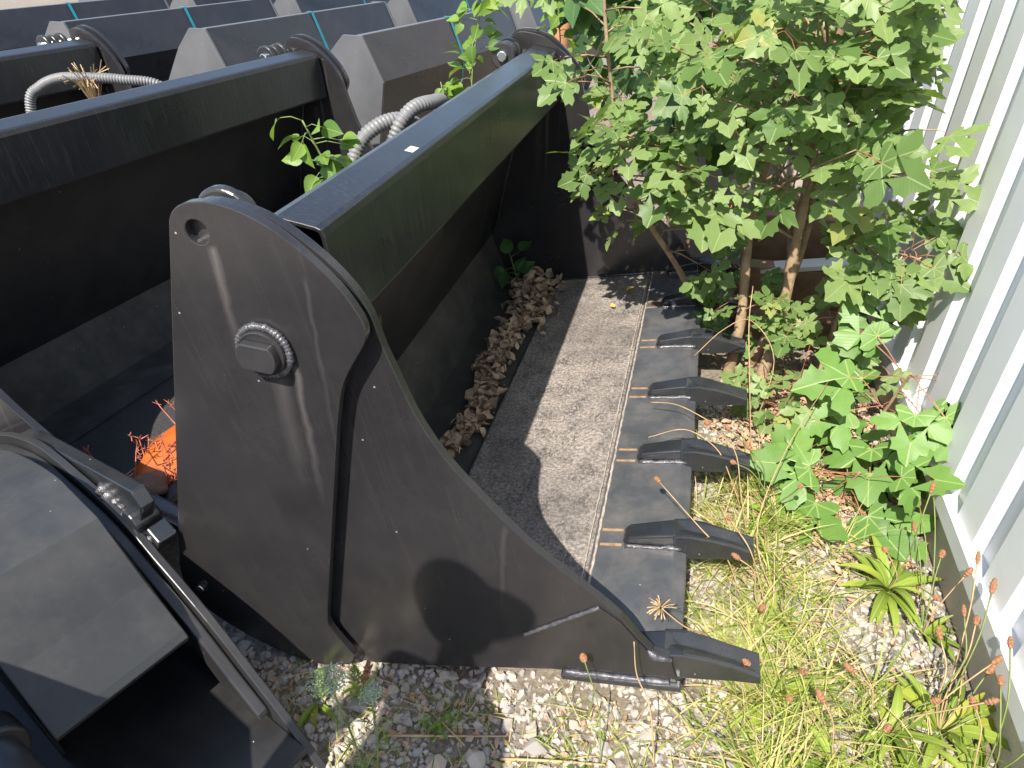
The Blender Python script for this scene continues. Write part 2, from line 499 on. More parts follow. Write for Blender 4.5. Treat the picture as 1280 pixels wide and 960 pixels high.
def not_under(x, y, r):
    if x > 0.66: return False
    if 0.02 < y < 2.0 and -0.95 < x < -0.05: return False     # under the bucket floor, out of view
    return True
g1 = stone_field('gravel', 9000, (-1.15, 0.66), (-0.42, 1.3), (0.008, 0.024), 11, not_under)
g1.parent = GROUND; tag(g1, 'small pale limestone gravel', kind='stuff')
g2 = stone_field('coarse_gravel', 1700, (-1.15, 0.655), (-0.42, 1.2), (0.020, 0.036), 12, not_under)
g2.parent = GROUND; tag(g2, 'coarse pale limestone gravel', kind='stuff')
rs = random.Random(5)
cnt = 0
while cnt < 290:
    x = rs.uniform(-1.05, 0.64); y = rs.uniform(-0.40, 0.75)
    if not not_under(x, y, rs): continue
    if y > 0.0 and x < 0.0: continue
    s = rs.uniform(0.024, 0.044) if rs.random() < 0.9 else rs.uniform(0.045, 0.068)
    o = obj('stone', STONES[rs.randrange(10)], GROUND)
    o.location = (x, y, gz(x, y) + s*0.16)
    o.rotation_euler = (rs.uniform(-.5, .5), rs.uniform(-.5, .5), rs.uniform(0, 6.28))
    o.scale = (s, s*rs.uniform(.8, 1.2), s*rs.uniform(.7, 1.2))
    cnt += 1

# ------------------------------------------------------------------ buckets
B = rad(11.33)
OUTER = [(-1.119, .262), (-.879, .722), (-.755, .958), (-.712, 1.040), (-.703, 1.056), (-.69, 1.069), (-.671, 1.077), (-.65, 1.079), (-.618, 1.075), (-.59, 1.065), (-.556, 1.046), (-.527, 1.023), (-.498, .991), (-.47, .954), (-.448, .918), (-.435, .885), (-.428, .857), (-.430, .84), (-.442, .818), (-.485, .771), (-.514, .731), (-.554, .646), (-.601, .533), (-.714, .261), (-.771, .125), (-.779, .085), (-.765, .030), (-.750, -.012), (-.768, -.043), (-.829, -.064), (-.885, -.060), (-.956, -.034), (-1.029, .014), (-1.10, .085), (-1.135, .15), (-1.138, .205)]
INNER = [(-.735, -.085), (-.90, -.06), (-.985, .02), (-.98, .25), (-.70, .98), (-.685, 1.055), (-.651, 1.071), (-.588, 1.052), (-.547, 1.027), (-.51, .992), (-.479, .955), (-.456, .919), (-.441, .887), (-.432, .85), (-.430, .80), (-.424, .752), (-.411, .660), (-.389, .583), (-.362, .522), (-.338, .48), (-.308, .428), (-.259, .351), (-.207, .286), (-.155, .225), (-.104, .159), (-.076, .105), (-.061, .079), (-.046, .055), (-.015, .045), (-.004, -.03), (-.243, -.030), (-.579, -.072)]

def smooth_outline(P, sharp=()):
    """round the polygon between its sharp corners"""
    n = len(P); out = []
    for i in range(n):
        a, b, c, d = P[i-1], P[i], P[(i+1) % n], P[(i+2) % n]
        ln = math.hypot(c[0]-b[0], c[1]-b[1])
        out.append(b)
        if ln > .16 or ln < .006: continue
        if i in sharp: a = (2*b[0]-c[0], 2*b[1]-c[1])
        if (i+1) % n in sharp: d = (2*c[0]-b[0], 2*c[1]-b[1])
        for t in (.33, .67):
            out.append(tuple(.5*(2*b[k] + (c[k]-a[k])*t + (2*a[k]-5*b[k]+4*c[k]-d[k])*t*t + (3*b[k]-a[k]-3*c[k]+d[k])*t**3) for k in (0, 1)))
    return out
OUTER = smooth_outline(OUTER, (0, 27, 28))
INNER = smooth_outline(INNER, (0, 1, 2, 3, 4, 27, 28, 29, 30, 31))

def tooth(parent, u):
    rt = random.Random(int(u*37)+5)
    t = empty('tooth', (rt.uniform(-.004, .004), u, 0), (0, 0, rt.uniform(-.025, .025))); t.parent = parent
    # holder welded on the cutting edge: rounded block
    m = MB()
    prof = [(-.158, .004), (-.155, .018), (-.140, .030), (-.060, .042), (-.028, .046), (.0, .036), (.0, .004)]
    hw = [.023, .025, .027, .029, .031, .031, .031]
    n = len(prof)
    for sgn in (-1, 1):
        for (v, w), h in zip(prof, hw): m.v.append((v, sgn*h, w))
    ring = [(-.7, 0), (-.5, 1), (.5, 1), (.7, 0)]
    m.f.append(tuple(range(n))); m.mi.append(0)
    m.f.append(tuple(range(n, 2*n))[::-1]); m.mi.append(0)
    for i in range(n):
        j = (i+1) % n
        m.f.append((i, i+n, j+n, j)); m.mi.append(0)
    o = m.build('tooth_holder', M_edge, t); bevel(o, .007, 3)
    # raised casting figures on the holder top
    # tip: wedge with a scooped top face
    m = MB()
    st = [(-.030, .034, .044, -.020), (.010, .034, .046, -.026), (.055, .031, .034, -.029), (.105, .028, .016, -.030), (.158, .029, -.006, -.030)]
    for v, h, top, bot in st:
        scoop = .010 if 0 < v < .14 else .002
        m.v += [(v, -h, bot), (v, -h, top), (v, -h*.72, top), (v, 0, top-scoop), (v, h*.72, top), (v, h, top), (v, h, bot)]
    for i in range(len(st)-1):
        for k in range(7):
            k2 = (k+1) % 7
            m.f.append((i*7+k, i*7+k2, (i+1)*7+k2, (i+1)*7+k)); m.mi.append(0)
    m.f.append(tuple(range(7))[::-1]); m.mi.append(0)
    e = (len(st)-1)*7
    m.f.append(tuple(e+k for k in range(7))); m.mi.append(0)
    o = m.build('tooth_tip', M_edge, t)
    bm = bmesh.new(); bm.from_mesh(o.data); bmesh.ops.recalc_face_normals(bm, faces=bm.faces[:]); bm.to_mesh(o.data); bm.free()
    bevel(o, .003, 2)
    # weld beads on both sides and rusty scrape marks behind
    for sg in (-1, 1):
        m = MB()
        r = random.Random(int(u*100)+sg)
        pts = [(-.150 + .0125*i, sg*(.031 + r.uniform(-.002, .002)), .004 + r.uniform(-.001, .002)) for i in range(12)]
        rr = [.0055 + r.uniform(0, .0035) for _ in pts]
        m.tube(pts, rr, 7)
        m.build('weld_bead', M_weld, t, True)
        m = MB(); m.box((-.1875, sg*.026, .0052), (.055, .008, .0016))
        m.build('scrape_mark', M_rust, t)
    return t

def spool(parent, u, flip=1):
    """pivot pin with three collars between the end plates"""
    s = empty('pivot_pin', (-.690 if u > 1 else -.672, u, 1.012 if u > 1 else 1.022)); s.parent = parent
    m = MB(); m.tube([(0, -.012*flip, 0), (0, (.16 if u > 1 else .05)*flip, 0)], .020, 16); o = m.build('rod', M_chrome if u > 1 else M_paint, s); bevel(o, .004)
    for k, (y, r) in enumerate(((0.004, .050), (.050, .046), (.095, .050)) if u > 1 else ((0.018, .056), (.044, .040))):
        m = MB()
        m.tube([(0, y*flip, 0), (0, (y+.006)*flip, 0), (0, (y+.016)*flip, 0), (0, (y+.022)*flip, 0)], [r*.93, r, r, r*.93], 32)
        o = m.build('collar', M_paint, s, False); bevel(o, .003)
    return s

def high_tip_bucket(label, group, floor_mat, sticker=False):
    b = empty('tipping_bucket', (0, 0, 0), (0, -B, 0), label, 'bucket', group)
    # floor and wall sheets
    f = sheet([(-.215, 0), (-.664, 0)], -.02, 2.0, .010, floor_mat, 'floor_sheet', b, 1)
    m = MB()
    e = [(-.232, -.004), (-.232, .0045), (-.028, .0045), (0, -.012), (0, -.030), (-.232, -.030)]
    ce = obj('cutting_edge', plate_mesh('cutting_edge', e, -.02, 2.0, M_cut if floor_mat is M_floor else M_paint), b); bevel(ce, .002)
    sheet([(-.664, .0015), (-.91, .03)], -.02, 2.0, .012, M_bounce, 'rear_floor_sheet', b, 1)
    sheet([(-.908, .028), (-.948, .262)], -.02, 2.0, .010, M_bounce, 'lower_back_sheet', b, 1)
    sheet([(-.946, .258), (-.772, .616), (-.625, .915)], -.02, 2.0, .010, M_inner, 'upper_back_sheet', b, 1)
    # top beam: one folded sheet, open at its ends
    bm_ = sheet([(-.655, .80), (-.532, .796), (-.527, .804), (-.512, .968), (-.514, .982), (-.524, .988), (-.590, 1.013), (-.604, 1.014), (-.612, 1.004), (-.655, .880)], .028, 1.985, .008, M_beam, 'top_beam', b, 1)
    bevel(bm_, .0025, 3)
    if sticker:
        m = MB()
        a = Vector((-.524, 0, .988)); d = (Vector((-.590, 0, 1.013)) - a)
        nrm = Vector((-d.z, 0, d.x)).normalized()
        if nrm.z < 0: nrm = -nrm
        p0 = a + d*.04 + nrm*.0006; p1 = a + d*.32 + nrm*.0006
        m.quad((p0.x, .475, p0.z), (p1.x, .475, p1.z), (p1.x, .515, p1.z), (p0.x, .515, p0.z))
        m.build('paper_label', M_sticker, b)
    # end plates
    for k in (0, 1):
        yy = (-.04, -.02) if k == 0 else (2.0, 2.02)
        sp = obj('side_plate', plate_mesh('side_plate', INNER, yy[0], yy[1], M_plate), b); bevel(sp, .0014)
        yo = (-.075, -.057) if k == 0 else (2.038, 2.056)
        op = obj('frame_plate', plate_mesh('frame_plate', OUTER, yo[0], yo[1], M_plate, [(-.661, 1.032, .0205)]), b); bevel(op, .0016)
        m = MB(); m.tube([(-.66, -.058 if k == 0 else 2.02, 1.02), (-.66, -.04 if k == 0 else 2.038, 1.02)], .05, 24)
        m.build('spacer', M_paint, b)
        # pivot boss: ring of weld, stepped pin head with a flat on each side
        c = (-.626, .821)
        y0 = yo[0] if k == 0 else yo[1]; sg = -1 if k == 0 else 1
        bo = empty('pivot_boss', (c[0], y0, c[1])); bo.parent = b
        m = MB(); r = random.Random(3)
        for j in range(44):
            a0 = 2*math.pi*j/44; a1 = 2*math.pi*(j+2.2)/44
            m.tube([(.046*math.cos(a0), sg*.004, .046*math.sin(a0)), (.047*math.cos((a0+a1)/2), sg*.007, .047*math.sin((a0+a1)/2)), (.046*math.cos(a1), sg*.004, .046*math.sin(a1))], [.005, .0072+r.uniform(-.001, .0016), .004], 7)
        m.build('weld_ring', M_weld, bo, True)
        m = MB(); m.tube([(0, 0, 0), (0, sg*.020, 0)], .043, 32); o = m.build('boss_collar', M_plate, bo); bevel(o, .003)
        out = []
        for j in range(40):
            a = 2*math.pi*j/40; x, z = .036*math.cos(a), .036*math.sin(a)
            out.append((x, max(-.025, min(.025, z))))
        o = obj('pin_head', plate_mesh('pin_head', out, sg*.0195, sg*.036, M_paint), bo); o.rotation_euler = (0, B+rad(4), 0); bevel(o, .002)
        # small bolt low on the frame plate
        bt = empty('bolt', (-1.091, y0, .192)); bt.parent = b
        m = MB(); m.tube([(0, 0, 0), (0, sg*.003, 0)], .017, 20); m.build('washer', M_paint, bt)
        m = MB(); m.tube([(0, sg*.003, 0), (0, sg*.010, 0)], .011, 16); o = m.build('bolt_head', M_chrome, bt); bevel(o, .002)
        # hardened front corner, lapped on the side plate and welded
        cs = -.0405 if k == 0 else 2.0205
        cp = obj('corner_plate', plate_mesh('corner_plate', [(-.335, -.026), (-.318, .080), (-.142, .186), (-.104, .147), (-.078, .098), (-.062, .072), (-.050, .046), (-.012, .036), (-.006, -.027)], cs, cs + sg*.0045, M_plate), b); bevel(cp, .0012)
        m = MB(); r = random.Random(9)
        P0, P1 = Vector((-.318, .080)), Vector((-.142, .186))
        pts = []; rr = []
        for j in range(30):
            q = P0.lerp(P1, j/29); pts.append((q.x, cs+sg*.002, q.y)); rr.append(.0035+r.uniform(0, .0025))
        m.tube(pts, rr, 6); m.build('weld_bead', M_weld, b, True)
        m = MB(); m.box((-.125, cs+sg*.006, -.036), (.255, .020, .016)); o = m.build('edge_runner', M_edge, b); bevel(o, .003)
        m = MB(); r = random.Random(12)
        pts = [(-.245+.009*j, cs+sg*.008, -.025+r.uniform(-.001, .002)) for j in range(26)]
        m.tube(pts, [.0055+r.uniform(0, .003) for _ in pts], 7); m.build('weld_bead', M_weld, b, True)
        # corner weld lump where plate meets tooth
        m = MB(); r = random.Random(4)
        pts = [(-.060, cs+.004, .060), (-.044, cs+.0, .045), (-.030, cs+.002, .040), (-.012, cs+.004, .036)]
        m.tube(pts, [.007, .009, .008, .006], 8); m.build('weld_bead', M_weld, b, True)
    spool(b, -.012, 1); spool(b, 1.83, 1)
    # welds across the floor
    for v, r0, mt in ((-.223, .0035, M_weldfloor), (-.243, .0022, M_weldfloor), (-.664, .0035, M_inner)):
        m = MB(); r = random.Random(int(-v*1000))
        pts = [(v + r.uniform(-.0012, .0012), -.015 + 2.01*j/160, .0045) for j in range(161)]
        m.tube(pts, [r0*(1+r.uniform(-.3, .35)) for _ in pts], 6)
        m.build('weld_bead', mt, b, True)
    m = MB(); m.tube([(-.66, 1.996, .004), (-.04, 1.996, .004)], .006, 6); m.build('weld_bead', M_weld, b, True)
    m = MB(); m.tube([(-.93, 1.994, .27), (-.78, 1.994, .60), (-.64, 1.994, .88)], .004, 6); m.build('weld_bead', M_weld, b, True)
    for i in range(7): tooth(b, i*2/6.)
    return b

B1 = high_tip_bucket('large black toothed bucket with brown dead leaves lying inside, beside the maple', 'tipping buckets with teeth', M_floor, True)
B2 = high_tip_bucket('black toothed bucket behind the leaf filled one, its inside clean and empty', 'tipping buckets with teeth', M_floor2)
B2.rotation_euler = (0, -B, rad(-8))
# front top edge of its beam passes x=-2.13,y=.70 at z=.775
AZ = rad(8.0)
def place(bk, v, w, u, target):
    M = Matrix.Rotation(-AZ, 4, 'Z') @ Matrix.Rotation(-B, 4, 'Y')
    bk.location = Vector(target) - (M @ Vector((v, u, w)))
place(B2, -.514, .984, 1.985, (-1.87, 2.215, .775))

def plain_bucket(loc, az, label, length=1.75):
    """lower bucket without teeth standing with its back towards us"""
    b = empty('plain_bucket', loc, (0, 0, -az), label, 'bucket', 'plain buckets with teal straps')
    sheet([(0, 0), (.10, -.22), (.02, -.62), (-.10, -.93)], 0, length, .010, M_paint, 'back_sheet', b, 1)
    sheet([(-.10, -.93), (-.72, -.95)], 0, length, .012, M_paint, 'floor_sheet', b, 1)
    m = MB(); m.box((-.012, length/2, -.004), (.040, length, .022)); o = m.build('top_lip', M_grey, b); bevel(o, .004)
    prof = [(.012, .006), (-.112, .004), (-.235, -.105), (-.60, -.55), (-.74, -.955), (-.10, -.955), (.045, -.62), (.125, -.22)]
    for y in (-.016, length):
        o = obj('side_plate', plate_mesh('side_plate', prof, y, y+.016, M_grey), b); bevel(o, .002)
    m = MB(); pts = [(-.19, -.018, -.25), (-.06, -.018, -.48)]; m.tube(pts, .004, 6); m.build('weld_bead', M_chrome, b, True)
    # teal strap over the back
    for u in (length*.52,):
        m = MB(); hw = .011
        pr = [(-.03, .013), (.010, .013), (.108, -.220), (.028, -.620), (-.09, -.925)]
        for i in range(len(pr)-1):
            a, c = pr[i], pr[i+1]
            m.quad((a[0]+.004, u-hw, a[1]), (a[0]+.004, u+hw, a[1]), (c[0]+.004, u+hw, c[1]), (c[0]+.004, u-hw, c[1]))
        o = m.build('strap', M_teal, b)
        s = o.modifiers.new('thick', 'SOLIDIFY'); s.thickness = .002; s.offset = 1
    return b
ROWAZ = rad(11.6)
rowlabels = ['grey sided plain bucket with teal strap next to the leafy sprigs',
             'grey sided plain bucket, middle one of the strapped row',
             'grey sided plain bucket at the end of the strapped row beside the dry tuft']
for (x, y), lb in zip(((-1.92, 2.80), (-2.90, 2.84), (-3.92, 2.90)), rowlabels):
    plain_bucket((x, y, .775), ROWAZ, lb)
far = ['plain bucket of the rear row behind the strap by the sprigs', 'plain bucket in the middle of the rear row', 'plain bucket at the far end of the rear row']
for (x, y), lb in zip(((-1.53, 4.95), (-2.55, 5.0), (-3.60, 5.05), ), far):
    plain_bucket((x, y, .775), ROWAZ, lb)
for (x, y), lb in zip(((-4.95, 2.95), (-4.65, 5.1), (-5.7, 5.15)), ('plain bucket outside the strapped row', 'plain bucket outside the rear row', 'outermost plain bucket of the rear row')):
    plain_bucket((x, y, .775), ROWAZ, lb)

# third bucket of row one with its roller, seen far left: only its far end shows
B3 = copy_tree(B2)
B3['label'] = 'black bucket with dry plant tuft and hose at its end'
AZ = rad(9.0)
B3.rotation_euler = (0, -B, -AZ)
place(B3, -.514, .984, 1.985, (-3.13, 2.25, .775))

# ------------------------------------------------------------------ bucket close by, lower left: hood and end plate
TOP_ = [(-1.5, -.03), (-1.35, .06), (-1.29, .091), (-1.17, .148), (-1.057, .192), (-.96, .222), (-.893, .233), (-.82, .232), (-.747, .226), (-.66, .218), (-.574, .200), (-.51, .172), (-.456, .138), (-.394, .104), (-.301, .045), (-.187, -.052), (-.111, -.118), (-.002, -.230), (.005, -.25), (-1.5, -.25)]
LAY_ = [(-1.5, -.06), (-1.35, .035), (-1.17, .12), (-1.05, .165), (-.90, .205), (-.75, .200), (-.665, .192), (-.58, .174), (-.518, .146), (-.465, .112), (-.405, .078), (-.315, .020), (-.205, -.075), (-.14, -.135), (-.27, -.134), (-.34, -.06), (-1.5, -.12)]
HOOD_ = [(-1.5, .0), (-1.25, .11), (-1.07, .181), (-.93, .235), (-.825, .266), (-.75, .282), (-.692, .289), (-.655, .288), (-.62, .278), (-.528, .255), (-.413, .136), (-.312, .056), (-.300, .042), (-.306, .028), (-.33, .010), (-.43, .0)]
LUG_ = [(-1.19, .11), (-1.13, .155), (-1.05, .185), (-.997, .20), (-.496, .295), (-.472, .262), (-.51, .20), (-.75, .14)]
def near_bucket():
    b = empty('hooded_bucket', (-.70, -.295, -.25), (0, 0, rad(-21.5)), 'black bucket with grey folded hood and welded lug, beside the large bucket frame plate', 'bucket')
    off = Vector((0, 0, .25))
    inv = lambda o: setattr(o, 'location', off)
    S = lambda P: smooth_outline(P, (0, 1, len(P)-1, len(P)-2, len(P)-3))
    top = S(TOP_)
    o = obj('end_plate', plate_mesh('end_plate', top, -.018, .0, M_paint), b); inv(o); bevel(o, .0025)
    lay = S(LAY_)
    o = obj('stiffener_plate', plate_mesh('stiffener_plate', lay, -.046, -.020, M_paint), b); inv(o); bevel(o, .005, 3)
    o = sheet(HOOD_, -.330, -.060, .006, M_hood, 'hood', b, -1); inv(o); bevel(o, .003, 3)
    hx, hz = HOOD_[-4]
    m = MB(); m.box((hx-.45, -.325, hz-.12), (.6, .008, .32)); o = m.build('inner_web', M_inner, b); inv(o)
    m = MB(); m.tube([(hx-.55, -.44, hz-.07), (hx-.05, -.41, hz+.02), (hx+.10, -.405, hz+.03)], .042, 20); o = m.build('cylinder', M_paint, b, True); inv(o)
    m = MB(); m.tube([(hx-.10, -.412, hz+.012), (hx-.03, -.408, hz+.02)], .058, 24); o = m.build('cylinder_collar', M_paint, b); inv(o); bevel(o, .006)
    o = obj('lug', plate_mesh('lug', LUG_, .004, .036, M_edge), b); inv(o); bevel(o, .004)
    lx, lz = LUG_[4]
    m = MB(); r = random.Random(2)
    for k in range(9):
        p = Vector((lx - .15 + .018*k, .004, lz - .075 - .009*k))
        m.tube([p+Vector((-.016, .006, .010)), p, p+Vector((.014, -.004, -.012))], [.008, .017+r.uniform(-.005, .005), .008], 9)
    o = m.build('weld_lump', M_weld, b, True); inv(o)
    m = MB(); m.tube([(lx-.04, -.01, lz-.105), (lx-.04, .05, lz-.105)], .030, 20); o = m.build('pin', M_edge, b); inv(o); bevel(o, .004)
    m = MB(); m.box((lx+.012, .025, lz-.135), (.045, .045, .045), Matrix.Rotation(rad(30), 3, 'Y')); o = m.build('pin_stop', M_edge, b); inv(o); bevel(o, .004)
    o = sheet([(-.03, -.165), (-.50, -.190), (-1.3, -.2)], -.60, -.020, .012, M_inner, 'body_sheet', b, 1); inv(o)
    o = obj('end_plate', plate_mesh('end_plate', [(-1.2, -.24), (-1.2, .30), (-.9, .48), (-.1, .50), (.06, .36), (.12, -.24)], -.60, -.585, M_paint), b); inv(o)  # unseen near plate, added and sized to throw shade on the body sheet
    return b
near_bucket()

# ------------------------------------------------------------------ white wall
def build_wall():
    w = empty('corrugated_wall', (.66, 0, -.25), (0, 0, 0), 'white corrugated metal wall on a low concrete plinth', 'wall')
    off = Vector((-.66, 0, .25))
    xo = .652; d = .023; pitch = .2075; side = .022; val = .055
    y_ref = .8535
    top = 3.2; bot = .042
    k0, k1 = -9, 30
    per = 5
    k = k0
    while k < k1:
        m = MB(); pr = []
        for j in range(k, min(k+per, k1)):
            y = y_ref + j*pitch
            pr += [(xo, y), (xo, y+pitch-2*side-val), (xo+d, y+pitch-side-val), (xo+d, y+pitch-side)]
        pr.append((xo, y_ref + min(k+per, k1)*pitch))
        if k > k0: pr[0] = (pr[0][0], pr[0][1])
        for i in range(len(pr)-1):
            a, c = pr[i], pr[i+1]
            m.quad((a[0], a[1], bot), (c[0], c[1], bot), (c[0], c[1], top), (a[0], a[1], top))
        o = m.build('wall_panel', M_white, w)
        s = o.modifiers.new('thick', 'SOLIDIFY'); s.thickness = .0012; s.offset = -1
        o.location = off
        k += per
    y0, y1 = y_ref+k0*pitch, y_ref+k1*pitch
    fl = [(.640, .000), (.640, .036), (.700, .042), (.700, .048), (.634, .042), (.634, -.004), (.645, -.004), (.645, .0)]
    m = MB(); n = len(fl)
    for yy in (y0, y1): m.v += [(x, yy, z) for x, z in fl]
    for i in range(n):
        j = (i+1) % n; m.f.append((i, j, j+n, i+n)); m.mi.append(0)
    m.f.append(tuple(range(n))); m.mi.append(0); m.f.append(tuple(range(n, 2*n))[::-1]); m.mi.append(0)
    o = m.build('base_flashing', M_flash, w); o.location = off
    bm = bmesh.new(); bm.from_mesh(o.data); bmesh.ops.recalc_face_normals(bm, faces=bm.faces[:]); bm.to_mesh(o.data); bm.free()
    m = MB(); m.box((.80, (y0+y1)/2, -.18), (.26, y1-y0, .355)); o = m.build('plinth', M_conc, w); o.location = off
    m = MB(); m.box((.86, (y0+y1)/2, 1.6), (.24, y1-y0, 3.1)); o = m.build('wall_core', M_conc, w); o.location = off
build_wall()

# ------------------------------------------------------------------ things at the back
def back_things():
    p = empty('beige_panel', (.16, 2.42, -.16), (rad(-6), 0, rad(-3)), 'beige sheet metal panel standing behind the maple stems', 'panel')
    m = MB(); m.box((0, 0, .30), (.92, .03, .60)); o = m.build('sheet', M_panel, p); bevel(o, .006)
    m = MB(); m.box((0, -.02, .60), (.94, .05, .035)); o = m.build('rim', M_panel, p); bevel(o, .006)
    for i, (y, z, h, w, x, lb) in enumerate(((1.72, -.150, .15, .11, .40, 'thick weathered brown timber lying on the ground behind the maple stems'),
                                   (1.83, -.150, .30, .09, .385, 'tall red brown timber on edge against the beige panel'),
                                   (2.05, -.150, .44, .10, .41, 'highest red brown timber on edge, close to the beige panel'))):
        o = empty('timber_beam', (x, y, z-.02), (0, 0, rad((-2, 3, -1)[i])), lb, 'timber', 'brown timbers behind the maple')
        m = MB(); m.box((0, 0, h/2), (.50, w, h)); q = m.build('beam', M_timber, o); bevel(q, .008)
        if i == 1:
            m = MB(); m.box((.02, -.005, h+.012), (.40, w*.9, .02), Matrix.Rotation(rad(-9), 3, 'Y')); q = m.build('metal_strap', M_flash, o); bevel(q, .003)
    for x, y, h, lb in ((-1.12, 4.3, 1.6, 'slim orange brown post rising behind the leafy sprigs'), (.02, 4.6, 2.0, 'thick orange brown post behind the maple crown')):
        o = empty('wooden_post', (x, y, gz(x, y)), (0, 0, .2), lb, 'post', 'orange brown posts')
        m = MB(); m.tube([(0, 0, 0), (0, 0, h*.5), (.01, 0, h)], [.06, .055, .05], 12); m.build('shaft', M_post, o, True)
        m = MB(); m.tube([(.01, 0, h), (.01, 0, h+.03)], [.062, .04], 12); m.build('cap', M_post, o, True)
back_things()

# ------------------------------------------------------------------ corrugated hoses
def hose(pts, r, label, n=46):
    c = catmull(pts, n)
    m = MB(); L = 0; q = [c[0]]; step = .0028
    # resample evenly so the ribs are regular
    acc = 0
    for i in range(1, len(c)):
        seg = (c[i]-c[i-1]).length
        while acc + seg >= step:
            t = (step-acc)/seg; p = c[i-1].lerp(c[i], t); q.append(p)
            c[i-1] = p; seg = (c[i]-p).length; acc = 0
        acc += seg
    rr = [r*(1.0 if (i//2) % 2 == 0 else .84) for i in range(len(q))]
    m.tube(q, rr, 14)
    o = m.build('corrugated_hose', M_hose, None, True)
    return tag(o, label, 'hose', 'grey corrugated hoses')
hose([(-.98, .66, .40), (-.985, .68, .66), (-.968, .72, .79), (-.925, .78, .842), (-.88, .86, .838), (-.88, .96, .76), (-.93, 1.0, .5)], .0195, 'lower grey ribbed hose loop rising behind the beam of the leaf filled bucket')
hose([(-.95, .84, .40), (-.925, .81, .70), (-.888, .80, .82), (-.855, .84, .872), (-.83, .92, .875), (-.85, 1.06, .84), (-.93, 1.15, .70), (-.95, 1.2, .5)], .0195, 'higher grey ribbed hose loop rising behind the beam of the leaf filled bucket')
hose([(-2.89, 1.50, .40), (-2.885, 1.54, .64), (-2.83, 1.57, .705), (-2.74, 1.59, .738), (-2.63, 1.61, .742), (-2.50, 1.66, .732), (-2.36, 1.74, .69), (-2.32, 1.8, .5)], .021, 'grey ribbed hose arching beside the dry plant tuft')
# ------------------------------------------------------------------ leaves
HALF = [(.05, -.06), (.17, -.15), (.31, -.17), (.42, -.12), (.40, -.02), (.32, .05), (.49, .07), (.60, .06), (.64, .16), (.77, .22), (.84, .37), (.70, .40), (.64, .50), (.50, .47), (.37, .44), (.245, .40), (.29, .54), (.41, .62), (.33, .70), (.34, .82), (.21, .87), (.14, 1.0)]
def maple_mesh(seed, mat, mat2):
    r = random.Random(seed)
    out = [(0, 0)] + [(x*(1+r.uniform(-.08, .08)), y*(1+r.uniform(-.05, .05))) for x, y in HALF] + [(0, 1.13)] + [(-x*(1+r.uniform(-.08, .08)), y*(1+r.uniform(-.05, .05))) for x, y in HALF[::-1]]
    fold = r.uniform(.10, .38); droop = r.uniform(.05, .45); tw = r.uniform(-.25, .25)
    def z(x, y):
        return fold*abs(x)*(1-.9*abs(x)) - droop*(y*y*.45 + x*x*.35) + tw*x*y + .03*math.sin(7*x+seed)*math.cos(6*y)
    bm = bmesh.new(); uvl = bm.loops.layers.uv.new('UVMap')
    vs = [bm.verts.new((x, y, z(x, y))) for x, y in out]
    mids = [(0, .28), (.27, .20), (-.27, .20), (0, .62)]
    c = [bm.verts.new((x, y, z(x, y))) for x, y in mids]
    n = len(out)
    def cen(i):
        x, y = ((out[i][0]+out[(i+1) % n][0])/2, (out[i][1]+out[(i+1) % n][1])/2)
        if y > .50 and abs(x) < .5: return 3
        if x > .26: return 1
        if x < -.26: return 2
        return 0
    for i in range(n):
        bm.faces.new((vs[i], vs[(i+1) % n], c[cen(i)]))
    for i in range(n):
        a, b = cen(i-1), cen(i)
        if a != b: bm.faces.new((vs[i], c[b], c[a]))
    bm.faces.ensure_lookup_table()
    for f in bm.faces:
        f.smooth = True
        for l in f.loops: l[uvl].uv = (l.vert.co.x, l.vert.co.y)
    # petiole
    pl = .75
    p = [Vector((0, 0, 0)), Vector((.0, -.35, -.05)), Vector((0, -pl, -.22))]
    ringv = []
    for i, q in enumerate(p):
        ringv.append([bm.verts.new(q + Vector((.012*math.cos(a), 0, .012*math.sin(a)))) for a in (0.5, 2.6, 4.7)])
    for i in range(2):
        for k in range(3):
            f = bm.faces.new((ringv[i][k], ringv[i][(k+1) % 3], ringv[i+1][(k+1) % 3], ringv[i+1][k])); f.material_index = 1
    bmesh.ops.recalc_face_normals(bm, faces=[f for f in bm.faces if f.material_index == 0])
    me = bpy.data.meshes.new('leaf'); bm.to_mesh(me); bm.free()
    me.materials.append(mat); me.materials.append(mat2)
    return me

def oval_mesh(seed, mat, mat2, wid=.36, pet=.25):
    r = random.Random(seed)
    prof = [(0, 0), (.18, .06), (.30, .18), (.36, .34), (.34, .52), (.25, .70), (.13, .86), (0, 1.02)]
    k = wid/.36; fold = r.uniform(.15, .5); droop = r.uniform(.1, .55)
    z = lambda x, y: fold*abs(x) - droop*y*y*.6
    bm = bmesh.new(); uvl = bm.loops.layers.uv.new('UVMap')
    mid = [bm.verts.new((0, y, z(0, y))) for x, y in prof]
    for s in (1, -1):
        ed = [bm.verts.new((s*x*k, y-.03, z(x*k, y)-.01)) for x, y in prof[1:-1]]
        ch = [mid[0]] + ed + [mid[-1]]
        for i in range(len(ch)-1):
            q = [mid[i], ch[i], ch[i+1], mid[i+1]]
            u = []
            for v in q:
                if v not in u: u.append(v)
            if len(u) > 2: bm.faces.new(u if s > 0 else u[::-1])
    for f in bm.faces:
        f.smooth = True
        for l in f.loops: l[uvl].uv = (l.vert.co.x, l.vert.co.y)
    if pet:
        a = [bm.verts.new((dx, 0, 0)) for dx in (-.012, .012)]; b = [bm.verts.new((dx, -pet, -.05)) for dx in (-.012, .012)]
        f = bm.faces.new((a[0], b[0], b[1], a[1])); f.material_index = 1
    me = bpy.data.meshes.new('leaf'); bm.to_mesh(me); bm.free()
    me.materials.append(mat); me.materials.append(mat2)
    return me

